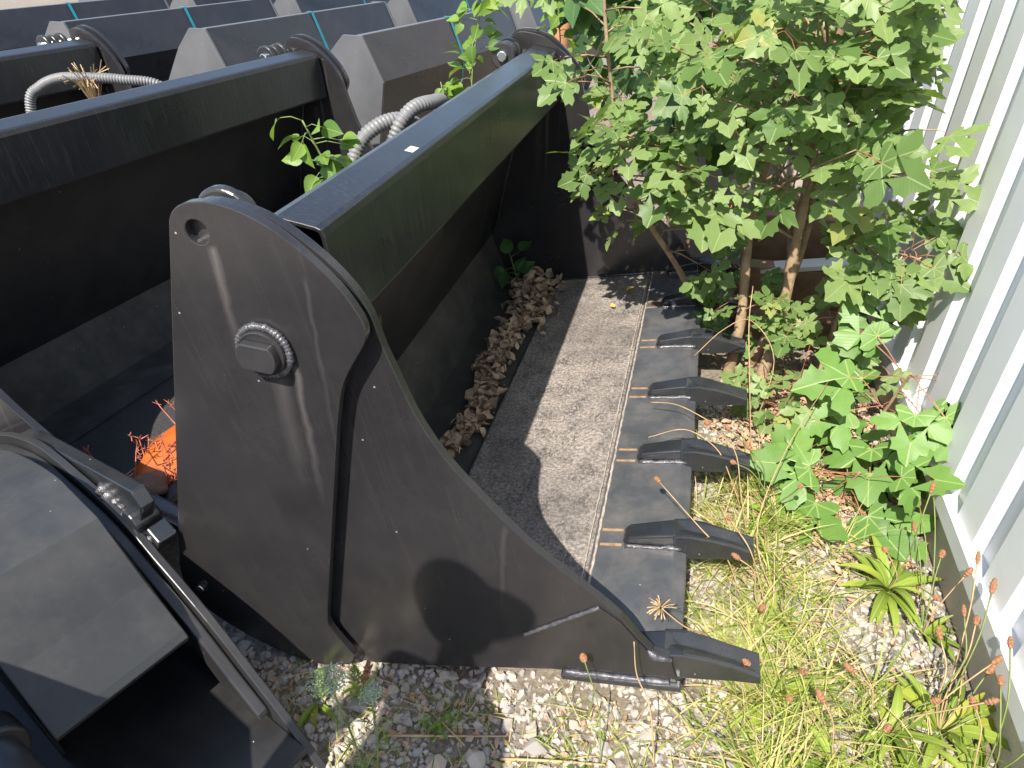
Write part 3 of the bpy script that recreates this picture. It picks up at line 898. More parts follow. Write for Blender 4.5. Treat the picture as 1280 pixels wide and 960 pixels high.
MAPLES = [maple_mesh(i, M_maple, M_twig) for i in range(8)]
MAPLES2 = [maple_mesh(20+i, M_maple2, M_twig) for i in range(5)]
OVALS = [oval_mesh(i, M_oval, M_greentwig) for i in range(5)]
OVALD = [oval_mesh(10+i, M_ovald, M_greentwig, .40) for i in range(4)]
FARS = [oval_mesh(30+i, M_far, M_greentwig, .40, 0) for i in range(4)]

def frame(tip, nrm):
    z = nrm.normalized(); y = (tip - z*tip.dot(z))
    if y.length < 1e-3: y = Vector((0, 0, -1)) + z*z.z
    y.normalize(); x = y.cross(z)
    return Matrix((x, y, z)).transposed()

class Foliage:
    """places leaves on a plant: the first `cap` as single leaf objects, the rest joined"""
    def __init__(s, root, parent, meshes, cap, rng, petiole=.75):
        s.root = root; s.parent = parent; s.meshes = meshes; s.cap = cap; s.n = 0; s.r = rng
        s.v = []; s.f = []; s.mi = []; s.uv = []; s.pet = petiole; s.list = []
    def add(s, base, tipdir, nrm, size, prio=0.0):
        s.list.append((prio, Vector(base), Vector(tipdir), Vector(nrm), size, s.r.randrange(len(s.meshes))))
    def finish(s, mats):
        s.list.sort(key=lambda a: a[0])
        inv = s.root.matrix_basis.inverted()
        for i, (pr, base, td, nr, size, k) in enumerate(s.list):
            R = frame(td, nr); me = s.meshes[k]
            p = base + R @ Vector((0, s.pet, .22*s.pet))*size
            M = Matrix.Translation(p) @ R.to_4x4() @ Matrix.Diagonal((size, size, size, 1))
            M = inv @ M
            if i < s.cap:
                o = obj('leaf', me, s.parent); o.matrix_basis = M
            else:
                b = len(s.v)
                s.v += [tuple(M @ v.co) for v in me.vertices]
                for pl in me.polygons:
                    s.f.append(tuple(b+j for j in pl.vertices)); s.mi.append(pl.material_index)
                ul = me.uv_layers[0].data
                for pl in me.polygons:
                    for li in pl.loop_indices: s.uv.append(tuple(ul[li].uv))
        if s.f:
            me = bpy.data.meshes.new('foliage'); me.from_pydata(s.v, [], s.f)
            for m in mats: me.materials.append(m)
            me.polygons.foreach_set('material_index', s.mi)
            me.polygons.foreach_set('use_smooth', [True]*len(s.f))
            uvl = me.uv_layers.new(name='UVMap')
            for i, u in enumerate(s.uv): uvl.data[i].uv = u
            o = obj('foliage', me, s.parent); o['kind'] = 'stuff'

LIGHT = Vector((-.22, -.56, .80))
def leaf_normal(r, spread=.34, up=LIGHT):
    return (up + Vector((r.gauss(0, spread), r.gauss(0, spread), r.gauss(0, spread*.6)))).normalized()

def plant(name, label, cat, stems, group=None, bark=None, n=7):
    """stems: list of (points, radii). Returns root empty and first stem object"""
    root = empty(name, stems[0][0][0], (0, 0, 0), label, cat, group)
    bpy.context.view_layer.update()
    off = -Vector(stems[0][0][0]); first = None
    crown = None
    for pts, rr in stems:
        c = catmull(pts, 5); k = len(c)
        rad_ = [rr[0] + (rr[1]-rr[0])*(i/(k-1))**.8 for i in range(k)]
        rad_ = [a*(1+.10*math.sin(i*1.7)) for i, a in enumerate(rad_)]
        m = MB(); m.tube(c, rad_, n); m.v = [tuple(Vector(v)+off) for v in m.v]
        o = m.build('trunk' if first is None else 'stem', bark or M_bark, root, True)
        first = first or o
    crown = empty('crown'); crown.parent = root
    return root, crown, off

def stem_at(c, t):
    i = t*(len(c)-1); a = int(min(i, len(c)-2)); return c[a].lerp(c[a+1], i-a)

# --- main maple
def main_maple():
    r = random.Random(21)
    A = [(.125, 1.36, -.16), (.135, 1.40, .08), (.11, 1.45, .36), (.12, 1.5, .63), (.13, 1.56, 1.05), (.10, 1.6, 1.6), (.12, 1.6, 2.0)]
    Bs = [(.205, 1.20, -.16), (.262, 1.36, .10), (.256, 1.40, .40), (.25, 1.41, .60), (.235, 1.41, .98), (.26, 1.42, 1.5), (.3, 1.45, 1.95)]
    Cs = [(.21, 1.46, -.16), (.27, 1.50, .10), (.30, 1.50, .35), (.30, 1.52, .7), (.36, 1.5, 1.1), (.42, 1.48, 1.6)]
    root, crown, off = plant('maple_tree', 'multi stemmed young maple with large crown of lobed leaves by white wall', 'tree', [(Bs, (.025, .009)), (A, (.022, .008)), (Cs, (.017, .007))])
    F = Foliage(root, crown, MAPLES, 300, r)
    stems = [catmull(A, 8), catmull(Bs, 8), catmull(Cs, 8)]
    def branch(p0, p1, nl, size, rad0=.006, tipn=2):
        mid = (p0+p1)/2 + Vector((r.uniform(-.03, .03), r.uniform(-.03, .03), r.uniform(.0, .05)))
        c = catmull([p0, mid, p1], 6)
        m = MB(); m.tube(c, [rad0*(1-.7*i/(len(c)-1)) for i in range(len(c))], 5); m.v = [tuple(Vector(v)+off) for v in m.v]
        m.build('branch', M_bark, crown, True)
        d = (p1-p0).normalized()
        for k in range(nl):
            t = .25 + .75*(k//2+1)/max(1, math.ceil(nl/2))
            p = stem_at(c, min(1, t))
            sd = 1 if k % 2 else -1
            side = d.cross(Vector((0, 0, 1)))
            if side.length < .1: side = Vector((1, 0, 0))
            side.normalize()
            td = d*r.uniform(.1, .8) + side*sd*r.uniform(.5, 1.1) + Vector((0, -.25, r.uniform(-.65, .05)))
            s = size*r.uniform(.55, 1.3)
            nv = leaf_normal(r)
            F.add(p, td, nv, s, abs(p.z-.75) + .25*(p.y-1.3))
        F.add(p1, d + Vector((0, -.2, -.4)), leaf_normal(r), size*r.uniform(.7, 1.05), abs(p1.z-.75))
    # hand placed reach of the crown, then filling
    n = 0
    while n < 64:
        st = stems[r.randrange(3)]
        z = .58 + .66*r.random()**.85 if n < 54 else r.uniform(1.15, 1.9)
        a = r.uniform(0, 2*math.pi)
        wx = .50*sstep(.25, .75, z)*(1-.2*sstep(1.2, 1.9, z)) + .06
        ln = math.sqrt(r.uniform(.05, 1))
        end = Vector((.20 + wx*ln*math.cos(a), 1.36 + .40*ln*math.sin(a), z))
        if end.x > .245*(end.y+.93)-.125: end.x = .245*(end.y+.93)-.125 - r.uniform(0, .12)
        if end.z < .62 and end.x < .02: continue
        if end.z < .68 and .02 < end.x < .40 and r.random() < .65: continue
        i0 = min(range(len(st)), key=lambda i: abs(st[i].z - (z - .10 - .25*ln)))
        branch(st[i0], end, r.choice((3, 4, 4, 5)), r.uniform(.070, .112))
        n += 1
    # a few low twigs with small bright leaves at the stem foot
    for k in range(7):
        st = stems[r.randrange(3)]; p0 = st[r.randrange(4, 11)]
        branch(p0, p0 + Vector((r.uniform(-.12, .14), r.uniform(-.16, -.02), r.uniform(.0, .10))), 3, .055, .003)
    F.finish((M_maple, M_twig))
main_maple()

def sapling(label, pts, rr, leaves, sizes, meshes=MAPLES, seed=1, name='maple_sapling', group='maple saplings', bark=None, spread=.36, side_len=(.05, .16), down=.3, up=LIGHT, cap=250):
    r = random.Random(seed)
    root, crown, off = plant(name, label, 'plant', [(pts, rr)], group, bark)
    c = catmull(pts, 10)
    F = Foliage(root, crown, meshes, cap, r, .75 if meshes in (MAPLES, MAPLES2) else .25)
    for k in range(leaves):
        t = .22 + .78*(k+r.random())/leaves
        p = stem_at(c, min(1, t)); a = r.uniform(0, 2*math.pi)
        d = Vector((math.cos(a), math.sin(a)-.25, r.uniform(-.1, .5))).normalized()
        ln = r.uniform(*side_len); e = p + d*ln
        if ln > .02:
            m = MB(); m.tube([p, p.lerp(e, .5)+Vector((0, 0, .006)), e], [rr[1]*.8, rr[1]*.6, rr[1]*.4], 4); m.v = [tuple(Vector(v)+off) for v in m.v]
            m.build('twig', bark or M_twig, crown, True)
        for q in range(r.choice((1, 2, 2))):
            td = d + Vector((r.uniform(-.8, .8), r.uniform(-.8, .4), -down*r.uniform(0, 1.6)))
            F.add(e, td, leaf_normal(r, spread, up), r.uniform(*sizes))
    F.finish((meshes[0].materials[0], meshes[0].materials[1]))
    return root

sapling('slender maple shoot leaning over the far end of the leaf filled bucket', [(.02, 1.72, -.12), (-.10, 1.62, .14), (-.26, 1.47, .42), (-.345, 1.42, .62), (-.39, 1.40, .80), (-.44, 1.38, 1.10), (-.46, 1.36, 1.45)], (.014, .004), 60, (.055, .095), seed=4, side_len=(.04, .20), bark=M_bark)
sapling('leafy maple sapling with reddish stalks growing along the wall plinth', [(.40, 1.22, -.15), (.425, 1.30, .10), (.44, 1.33, .36), (.42, 1.34, .58), (.40, 1.32, .78)], (.010, .004), 19, (.060, .105), seed=8, side_len=(.05, .22), bark=M_bark)
sapling('short maple seedling with very large bright green leaves at the plinth', [(.53, .96, -.15), (.545, .97, .0), (.56, .95, .13), (.57, .93, .22)], (.008, .003), 12, (.115, .165), MAPLES2, seed=13, side_len=(.02, .07), spread=.35)
sapling('low maple seedling with broad leaves spread over the leaf litter', [(.44, .74, -.15), (.45, .74, -.07), (.46, .72, .0)], (.006, .003), 9, (.12, .17), MAPLES2, seed=17, side_len=(.01, .05), spread=.3)
sapling('small leaved maple shoots sprouting behind the bucket teeth', [(.16, 1.62, -.15), (.14, 1.58, .05), (.12, 1.55, .20)], (.006, .003), 15, (.05, .075), MAPLES2, seed=19, side_len=(.03, .10))
sapling('dark ivy like maple seedlings at the foot of the maple stems', [(.30, 1.12, -.15), (.31, 1.10, -.05), (.32, 1.08, .05)], (.006, .003), 18, (.055, .085), MAPLES, seed=23, side_len=(.04, .13))
sapling('maple twig with spreading leaves reaching out to the white wall', [(.42, 1.33, .30), (.47, 1.25, .42), (.52, 1.2, .46), (.56, 1.15, .47)], (.005, .003), 12, (.07, .115), MAPLES, seed=29, side_len=(.02, .08))

# oval leaved sprigs between and behind the buckets
sprigs = [
 ('yellow green sprig with oval leaves poking up between the two large buckets', [(-.96, .62, .35), (-.97, .60, .68), (-.985, .575, .80), (-1.01, .55, .90)], 20, (.045, .065), 3),
 ('low yellow green sprig of oval leaves beside the beam and hoses', [(-.90, .60, .35), (-.90, .58, .68), (-.885, .56, .80)], 16, (.035, .055), 5),
 ('tall yellow green sprig of oval leaves in front of the plain bucket', [(-.98, 1.80, .3), (-1.00, 1.82, .70), (-.99, 1.86, .90), (-.96, 1.88, 1.06)], 24, (.05, .075), 6),
 ('drooping yellow green sprig of oval leaves left of the pivot pin', [(-1.05, 1.75, .3), (-1.09, 1.78, .62), (-1.12, 1.8, .76)], 16, (.04, .06), 7),
 ('bushy yellow green shoot of oval leaves over the far corner of the beam', [(-.66, 2.12, .4), (-.70, 2.12, .80), (-.72, 2.10, 1.02), (-.74, 2.08, 1.2)], 34, (.05, .075), 9),
]
for lb, pts, nl, sz, sd in sprigs:
    sapling(lb, pts, (.004, .002), nl, sz, OVALS, seed=sd, name='shrub_sprig', group='yellow green shrub sprigs', bark=M_greentwig, side_len=(.0, .07), down=.5, spread=.5)
cs = Matrix.Rotation(-B, 4, 'Y')
def inb(v, u, w): return tuple(cs @ Vector((v, u, w)))
sapling('small sprig with round green leaves growing from the leaf heap corner', [inb(-.83, 1.90, .02), inb(-.83, 1.88, .10), inb(-.83, 1.86, .19)], (.004, .002), 6, (.065, .085), OVALD, seed=31, name='shrub_sprig', group=None, bark=M_greentwig, side_len=(.0, .05), down=.2)
# dark oval leaved shrub behind the maple, pale bush farther back
def bush(label, stems, cl, nl, sizes, meshes, seed, cap=280):
    r = random.Random(seed)
    root, crown, off = plant('leafy_shrub', label, 'shrub', [(s, (.010, .004)) for s in stems], None, M_bark)
    F = Foliage(root, crown, meshes, cap, r, .25 if meshes is not FARS else 0)
    for (c, rd, n) in cl:
        tw = 0
        while tw < n:
            p = Vector([c[i] + rd[i]*max(-1.3, min(1.3, r.gauss(0, .55))) for i in range(3)])
            d = Vector((r.gauss(0, 1), r.gauss(0, 1)-.4, r.gauss(-.3, .6))).normalized()
            q = p - d*r.uniform(.04, .10)
            m = MB(); m.tube([q, p], [.002, .001], 3); m.v = [tuple(Vector(v)+off) for v in m.v]
            m.build('twig', M_greentwig, crown)
            for k in range(r.choice((2, 3, 4))):
                td = d + Vector((r.gauss(0, .6), r.gauss(0, .6), r.gauss(-.3, .4)))
                F.add(p - d*.02*k, td, leaf_normal(r, .5), r.uniform(*sizes)); tw += 1
    F.finish((meshes[0].materials[0], meshes[0].materials[1]))
bush('dark green shrub with oval leaves behind the maple shoot', [[(-.15, 2.2, -.17), (-.2, 2.15, .3), (-.25, 2.1, .8), (-.3, 2.1, 1.3)], [(-.1, 2.25, -.17), (-.05, 2.2, .4), (-.05, 2.15, .9)]],
     [((-.30, 2.12, .92), (.26, .16, .22), 95), ((-.10, 2.1, .62), (.20, .14, .18), 70), ((-.48, 2.15, 1.05), (.18, .14, .18), 60), ((-.2, 2.15, 1.3), (.4, .2, .25), 40)], 0, (.09, .13), OVALD, 41)
bush('sunny yellow green bush standing behind the maple crown', [[(.15, 3.2, -.17), (.15, 3.2, .5), (.1, 3.25, 1.1)], [(.3, 3.3, -.17), (.35, 3.3, .6), (.4, 3.3, 1.2)]],
     [((.10, 3.2, .55), (.38, .2, .35), 170), ((.25, 3.2, .95), (.45, .2, .3), 150)], 0, (.07, .11), FARS, 43)
bush('sunny yellow green bush at the end of the white wall', [[(-.6, 3.6, -.17), (-.6, 3.6, .5), (-.65, 3.6, 1.2)]],
     [((-.60, 3.6, .85), (.35, .2, .4), 150)], 0, (.08, .12), FARS, 47)
# ------------------------------------------------------------------ dead leaves, litter, grass, weeds
def curl_leaf(m, p, R, s, r):
    """a crumpled dry leaf: strip of quads with curled sides"""
    b = len(m.v); n = 4
    cu = r.uniform(.3, 1.1); be = r.uniform(-.8, .8)
    for i in range(n+1):
        t = i/n; w = .36*math.sin(math.pi*min(.97, max(.05, t)))*r.uniform(.7, 1.25) + .02
        for sd in (-1, 0, 1):
            q = Vector((sd*w*math.cos(cu*.8), (t-.5), abs(sd)*w*math.sin(cu) + be*(t-.5)**2 + r.uniform(-.05, .05)))
            m.v.append(tuple(Vector(p) + (R @ q)*s))
    for i in range(n):
        for k in range(2):
            m.f.append((b+i*3+k, b+i*3+k+1, b+(i+1)*3+k+1, b+(i+1)*3+k)); m.mi.append(0)
def rot_rand(r, tilt=1.0):
    return (Matrix.Rotation(r.uniform(0, 6.28), 3, 'Z') @ Matrix.Rotation(r.gauss(0, tilt), 3, 'X') @ Matrix.Rotation(r.gauss(0, tilt), 3, 'Y'))
def heap():
    r = random.Random(77); m = MB()
    for i in range(900):
        u = r.uniform(.62, 1.97)
        wid = .038 + .062*sstep(.9, 1.95, u)
        v = -.735 + .02*math.sin(u*9) + r.gauss(0, wid*.55)
        v = max(-.90, min(-.60, v))
        hgt = max(0, .045*(1-abs(v+.74)/.16))*(1+.9*sstep(1.2, 1.9, u))
        w = .012 + r.random()*hgt + (.0 if v > -.66 else (-.66-v)*.12)
        curl_leaf(m, inb(v, u, w), rot_rand(r, .7), r.uniform(.026, .056), r)
    o = m.build('dead_leaves', M_dead, None, True)
    return tag(o, 'heap of curled brown dead leaves along the bucket floor', 'leaves', kind='stuff')
heap()
def litter():
    r = random.Random(78); m = MB()
    for i in range(2600):
        if r.random() < .75:
            x = r.gauss(.36, .15); y = r.gauss(.98, .28)
        else:
            x = r.uniform(.1, .62); y = r.uniform(.35, 1.6)
        if x > .64 or x < .06: continue
        curl_leaf(m, (x, y, gz(x, y)+r.uniform(.004, .028)), rot_rand(r, .35), r.uniform(.012, .030), r)
    for i in range(520):
        x = r.uniform(-1.0, .62); y = r.uniform(-.40, .4) if r.random() < .5 else r.uniform(-.4, -.05)
        if y > 0 and x < .03: continue
        curl_leaf(m, (x, y, gz(x, y)+.012), rot_rand(r, .35), r.uniform(.010, .022), r)
    o = m.build('leaf_litter', M_litter, None, True)
    return tag(o, 'tan dry leaf litter on the ground around the maple', 'leaves', kind='stuff')
litter()
YEL = simple('yellow_fallen_leaf', (.50, .34, .05), .7, 0, .2, 20)
for i, (v, u, s, lb) in enumerate(((-.30, 1.80, .045, 'yellow fallen leaf on the sunlit bucket floor'), (-.36, 1.66, .028, 'tiny yellow leaf scrap on the bucket floor near the shadow edge'))):
    m = MB(); curl_leaf(m, (0, 0, 0), rot_rand(random.Random(i), .15), s, random.Random(i))
    o = m.build('fallen_leaf', YEL, None, True); o.location = inb(v, u, .012); tag(o, lb, 'leaf')

def blade(m, p, d, ln, w, droop, r):
    d = d.normalized(); side = d.cross(Vector((0, 0, 1)))
    if side.length < .05: side = Vector((1, 0, 0))
    side = (side.normalized() + Vector((r.uniform(-.4, .4), r.uniform(-.4, .4), r.uniform(-.4, .4)))).normalized()
    b = len(m.v); n = 5; q = Vector(p); cur = d.copy()
    for i in range(n+1):
        t = i/n; ww = w*(1-t**1.6)*.5 + .0002
        m.v.append(tuple(q - side*ww)); m.v.append(tuple(q + side*ww))
        cur = (cur + Vector((0, 0, -droop/n))).normalized(); q = q + cur*(ln/n)
        g = gz(q.x, q.y)+.004
        if q.z < g: q.z = g
    for i in range(n):
        m.f.append((b+2*i, b+2*i+1, b+2*i+3, b+2*i+2)); m.mi.append(0)
def grass():
    r = random.Random(80); m = MB()
    cl = []
    for i in range(135):
        x = r.gauss(.20, .10); y = r.uniform(-.25, .80)
        if x < .02 or x > .62: continue
        cl.append((x, y, 1.0))
    for i in range(26):
        x = r.uniform(.25, .62); y = r.uniform(-.30, .15)
        cl.append((x, y, .8))
    for i in range(26):
        cl.append((r.uniform(-.95, -.05), r.uniform(-.36, -.05), .28))
    for x, y, k in cl:
        for j in range(r.randrange(8, 26)):
            a = r.uniform(0, 6.28); le = r.uniform(.3, 1.3)
            d = Vector((math.cos(a)*le, math.sin(a)*le, 1))
            px, py = x+r.gauss(0, .018), y+r.gauss(0, .018)
            if px > .63: continue
            blade(m, (px, py, gz(px, py)), d, r.uniform(.06, .22)*k, r.uniform(.0018, .0055)*(.6+.4*k), r.uniform(.4, 1.9), r)
    # dry straw fallen flat over stones and litter
    for i in range(900):
        x = r.uniform(.04, .62) if r.random() < .7 else r.uniform(-.95, .05)
        y = r.uniform(-.30, 1.05) if x > .04 else r.uniform(-.36, -.06)
        a = r.uniform(0, 6.28)
        blade(m, (x, y, gz(x, y)+.022), Vector((math.cos(a), math.sin(a), r.uniform(-.1, .25))), r.uniform(.03, .13), r.uniform(.001, .0026), .3, r)
    o = m.build('grass', M_grass)
    return tag(o, 'sparse yellow green grass and dry blades in front of the teeth', 'grass', kind='stuff')
grass()

def strap_mesh(seed):
    r = random.Random(seed); n = 8
    bm = bmesh.new(); uvl = bm.loops.layers.uv.new('UVMap')
    be = r.uniform(.5, 1.5); rows = []
    p = Vector((0, 0, 0)); ang = r.uniform(.5, 1.0)
    for i in range(n+1):
        t = i/n; w = .075*math.sin(math.pi*(.12+.86*t)**1.1)+.008
        rows.append([bm.verts.new(p+Vector((-w, 0, .35*w))), bm.verts.new(p), bm.verts.new(p+Vector((w, 0, .35*w)))])
        p = p + Vector((0, math.cos(ang), math.sin(ang)))/n; ang -= be/n*1.3
    for i in range(n):
        for k in range(2):
            f = bm.faces.new((rows[i][k], rows[i][k+1], rows[i+1][k+1], rows[i+1][k])); f.smooth = True
            for l in f.loops:
                l[uvl].uv = (l.vert.co.x*2, l.vert.co.y)
    me = bpy.data.meshes.new('leaf'); bm.to_mesh(me); bm.free(); me.materials.append(M_strap)
    return me
STRAPS = [strap_mesh(i) for i in range(5)]
def seed_mesh(r0, ln):
    m = MB(); pts = [(0, 0, ln*i/8) for i in range(9)]
    rr = [r0*math.sin(math.pi*(.08+.86*i/8))**.6*(1+(.18 if i % 2 else -.1)) for i in range(9)]
    m.tube(pts, rr, 9); return m.mesh('seed_head', M_seed, False)
SEED = [seed_mesh(.0062, .027), seed_mesh(.0070, .020), seed_mesh(.0055, .032)]

def plantain(x, y, nl, size, scapes, label, seed):
    r = random.Random(seed)
    t = empty('plantain_weed', (x, y, gz(x, y)), (0, 0, 0), label, 'weed', 'plantain weeds')
    for k in range(nl):
        o = obj('leaf', STRAPS[r.randrange(5)], t)
        s = size*r.uniform(.6, 1.15); o.scale = (s*r.uniform(.8, 1.2), s, s)
        o.rotation_euler = (r.uniform(-.35, .35), 0, r.uniform(0, 6.28))
    for (dx, dy, h) in scapes:
        pts = catmull([(0, 0, 0), (dx*.25+r.uniform(-.02, .02), dy*.25, h*.4), (dx*.6, dy*.6+r.uniform(-.02, .02), h*.8), (dx, dy, h)], 5)
        m = MB(); m.tube(pts, .0017, 4); o = m.build('stalk', M_greentwig if r.random() < .6 else M_straw, t, True)
        s = obj('seed_head', SEED[r.randrange(3)], o); s.location = pts[-1]
        d = (pts[-1]-pts[-2]).normalized(); s.rotation_mode = 'QUATERNION'; s.rotation_quaternion = d.to_track_quat('Z', 'Y')
        k = r.uniform(.8, 1.15); s.scale = (k, k, k)
    return t
plantain(.515, .42, 26, .15, [(-.05, -.02, .16), (.04, -.12, .14), (.02, .05, .30)], 'full plantain rosette with strap leaves on gravel near the plinth', 1)
plantain(.45, .02, 16, .13, [(.05, .02, .12), (.15, .08, .20), (-.1, .03, .15), (.1, -.03, .22)], 'spreading plantain rosette below the full one, thin stalks', 2)
plantain(.56, .06, 16, .15, [(.04, .14, .20), (.03, .22, .30), (.0, .12, .24), (-.03, .1, .18), (.05, .05, .16), (.06, .18, .26), (.02, .06, .12)], 'plantain tuft at the plinth with many brown seed heads on tall stalks', 3)
plantain(.585, .32, 9, .10, [(.0, .28, .17), (-.01, .22, .13), (.02, .12, .15), (.025, .32, .22), (.03, .02, .20)], 'thin plantain tuft at the plinth leaning against the flashing', 4)
plantain(.22, .25, 12, .12, [(-.10, .02, .18), (-.13, .08, .24), (-.04, -.06, .13)], 'plantain among the grass by the second tooth', 5)
plantain(.20, .02, 14, .12, [(-.06, -.02, .16), (.0, -.1, .2), (.03, -.02, .18), (-.18, -.02, .16)], 'plantain among the grass by the corner tooth', 6)
plantain(.33, -.10, 12, .13, [(.05, .02, .16), (-.06, .04, .18)], 'broad plantain in thick grass beyond the corner tooth', 7)
plantain(.25, .60, 12, .12, [(-.1, .04, .22), (-.14, .0, .2), (.02, -.06, .2), (-.16, .06, .26)], 'plantain with dry heads by the middle teeth', 8)
plantain(-.80, -.16, 8, .10, [], 'small plantain under the rounded foot of the frame plate', 9)
plantain(.60, -.05, 12, .13, [(.0, .1, .22), (.02, .16, .26), (-.05, .05, .2), (.03, .0, .18)], 'plantain with seed heads at the near end of the plinth', 10)

# dry stems leaning across teeth and plate
def dry_stem(pts, label, r0=.0018, head=None, mat=None):
    c = catmull(pts, 6); t = empty('dry_weed', pts[0], (0, 0, 0), label, 'weed', 'dry weeds')
    off = -Vector(pts[0]); m = MB(); m.tube([p+off for p in c], [r0*(1-.4*i/len(c)) for i in range(len(c))], 5)
    st = m.build('stalk', mat or M_straw, t, True)
    e = c[-1]+off; d = (c[-1]-c[-2]).normalized()
    if head == 'seed':
        s = obj('seed_head', SEED[1], t); s.location = e; s.rotation_mode = 'QUATERNION'; s.rotation_quaternion = d.to_track_quat('Z', 'Y')
    if head == 'umbel':
        m = MB(); r = random.Random(6)
        for k in range(26):
            a = r.uniform(0, 6.28); el = r.uniform(-.3, 1.2)
            q = Vector((math.cos(a)*math.cos(el), math.sin(a)*math.cos(el), math.sin(el)*.8))*r.uniform(.015, .034)
            m.tube([e, e+q*.6+Vector((0, 0, .003)), e+q], [.0012, .0010, .0016], 4)
        m.build('umbel', M_straw, t, True)
    return t
dry_stem([(.10, .10, -.15), (.06, .06, 0.0), (.0, .03, .06), (-.055, .02, .115)], 'dry stem with spiky star shaped umbel above the corner tooth', .0022, 'umbel')
dry_stem([(.16, .30, -.15), (.10, .32, -.02), (.02, .33, .06), (-.085, .42, .10)], 'dry stem lying diagonally over the second tooth', .002, 'seed')
dry_stem([(.17, .62, -.15), (.11, .63, -.02), (.06, .66, .05), (-.03, .70, .07), (-.13, .67, .045)], 'dry stem bent over the third tooth', .002)
dry_stem([(.14, .86, -.15), (.09, .84, -.02), (.03, .80, .045), (-.06, .84, .055), (-.14, .87, .03)], 'dry stem lying wavy between third and fourth tooth', .002)
dry_stem([(.21, 1.05, -.15), (.23, 1.10, .10), (.14, 1.15, .21), (.06, 1.16, .16), (-.02, 1.12, .07)], 'long arching dry stem over the fourth tooth', .002)
dry_stem([(.20, .92, -.15), (.15, .98, .10), (.13, 1.12, .22), (.13, 1.22, .30)], 'upright dry stem in front of the maple stems', .0022)
dry_stem([(.25, .30, -.15), (.17, .40, .0), (.23, .62, .1), (.36, .92, .16)], 'long straw leaning from the grass towards the maple seedlings', .0018)
dry_stem([(.18, .50, -.15), (.13, .52, .02), (.10, .60, .10), (.03, .70, .10)], 'dry stem with seed head resting on the third tooth', .0018, 'seed')
dry_stem([(-.13, -.17, -.18), (-.15, -.115, -.07), (-.19, -.09, .04)], 'green stalk with single brown seed head before the corner plate', .0017, 'seed', M_greentwig)
dry_stem([(-.02, -.16, -.17), (-.05, -.12, -.02), (-.085, -.10, .05), (-.10, -.085, .13)], 'curved bare straw before the corner plate', .0018)
for k, (x, y, a, l, lb) in enumerate(((-.60, -.20, .2, .26, 'grey twig lying on gravel below the frame plate gap'), (-.34, -.20, .12, .22, 'grey twig lying on gravel below the side plate'), (.0, -.14, -.05, .24, 'thin twig on gravel below the corner tooth'))):
    dry_stem([(x, y, gz(x, y)+.018), (x+l*.5, y+a*l*.5, gz(x+l*.5, y)+.022), (x+l, y+a*l, gz(x+l, y)+.016)], lb, .0035 if k < 2 else .002)

# wild carrot with pale green umbel, and a dock spike
def carrot(base, tip, rad_u, label, seed):
    r = random.Random(seed); t = empty('wild_carrot', base, (0, 0, 0), label, 'weed')
    b = Vector(base); e = Vector(tip)-b
    c = catmull([Vector((0, 0, 0)), e*.5+Vector((.01, 0, .01)), e], 6)
    m = MB(); m.tube(c, .0022, 6); m.build('stalk', M_greentwig, t, True)
    m = MB()
    up = Vector((-.05, -.25, 1)).normalized()
    for k in range(34):
        a = k*2.4; q = rad_u*math.sqrt((k+.5)/34)
        d = Vector((math.cos(a)*q, math.sin(a)*q, .022 - q*.12))
        m.tube([e, e+d*.6, e+d], .0008, 3)
        for j in range(16):
            p = e+d+Vector((r.gauss(0, .0055), r.gauss(0, .0055), r.gauss(.002, .002)))
            s = r.uniform(.0014, .0026)
            m.box(tuple(p), (s, s, s), rot_rand(r, 1))
    m.build('umbel', M_umbel, t)
    for k in range(4):
        p = c[3+k*2]; d = Vector((r.uniform(-1, 1), r.uniform(-1, .3), .6)).normalized()
        m = MB()
        for j in range(9):
            q = p+d*(.006*j); a = r.uniform(0, 6.28)
            m.tube([q, q+Vector((math.cos(a)*.018, math.sin(a)*.018, .012))], [.0012, .0004], 3)
        m.tube([p, p+d*.055], .0009, 3)
        m.build('leaf', M_greentwig, t)
    return t
carrot((-.56, -.36, -.235), (-.665, -.265, .035), .036, 'wild carrot with flat pale green umbel before the frame plate foot', 1)
carrot((-.57, -.34, -.235), (-.60, -.235, -.035), .014, 'wild carrot with small closed green umbel beside the open one', 2)
def spike(base, label):
    r = random.Random(8); t = empty('dock_weed', base, (0, 0, 0), label, 'weed')
    m = MB(); m.tube([(0, 0, 0), (.01, 0, .06), (.03, .0, .13)], .0018, 5); m.tube([(.008, 0, .05), (-.005, 0, .11)], .0014, 5)
    m.build('stalk', M_greentwig, t, True)
    for (p0, p1, n, mt) in (((.016, 0, .07), (.032, 0, .14), 70, M_seed), ((.002, 0, .07), (-.006, 0, .115), 36, M_far)):
        m = MB(); a, b = Vector(p0), Vector(p1)
        for k in range(n):
            q = a.lerp(b, r.random()) + Vector((r.gauss(0, .004), r.gauss(0, .004), 0)); s = r.uniform(.003, .005)
            m.box(tuple(q), (s, s, s), rot_rand(r, 1))
        m.build('seed_spike', mt, t)
    for k in range(6):
        o = obj('leaf', STRAPS[k % 5], t); o.scale = (.05,)*3; o.rotation_euler = (0, 0, r.uniform(0, 6.28)); o.location = (0, 0, .01*k)
    return t
spike((-.69, -.135, -.215), 'small dock weed with pinkish seed spike throwing its shadow on the side plate')
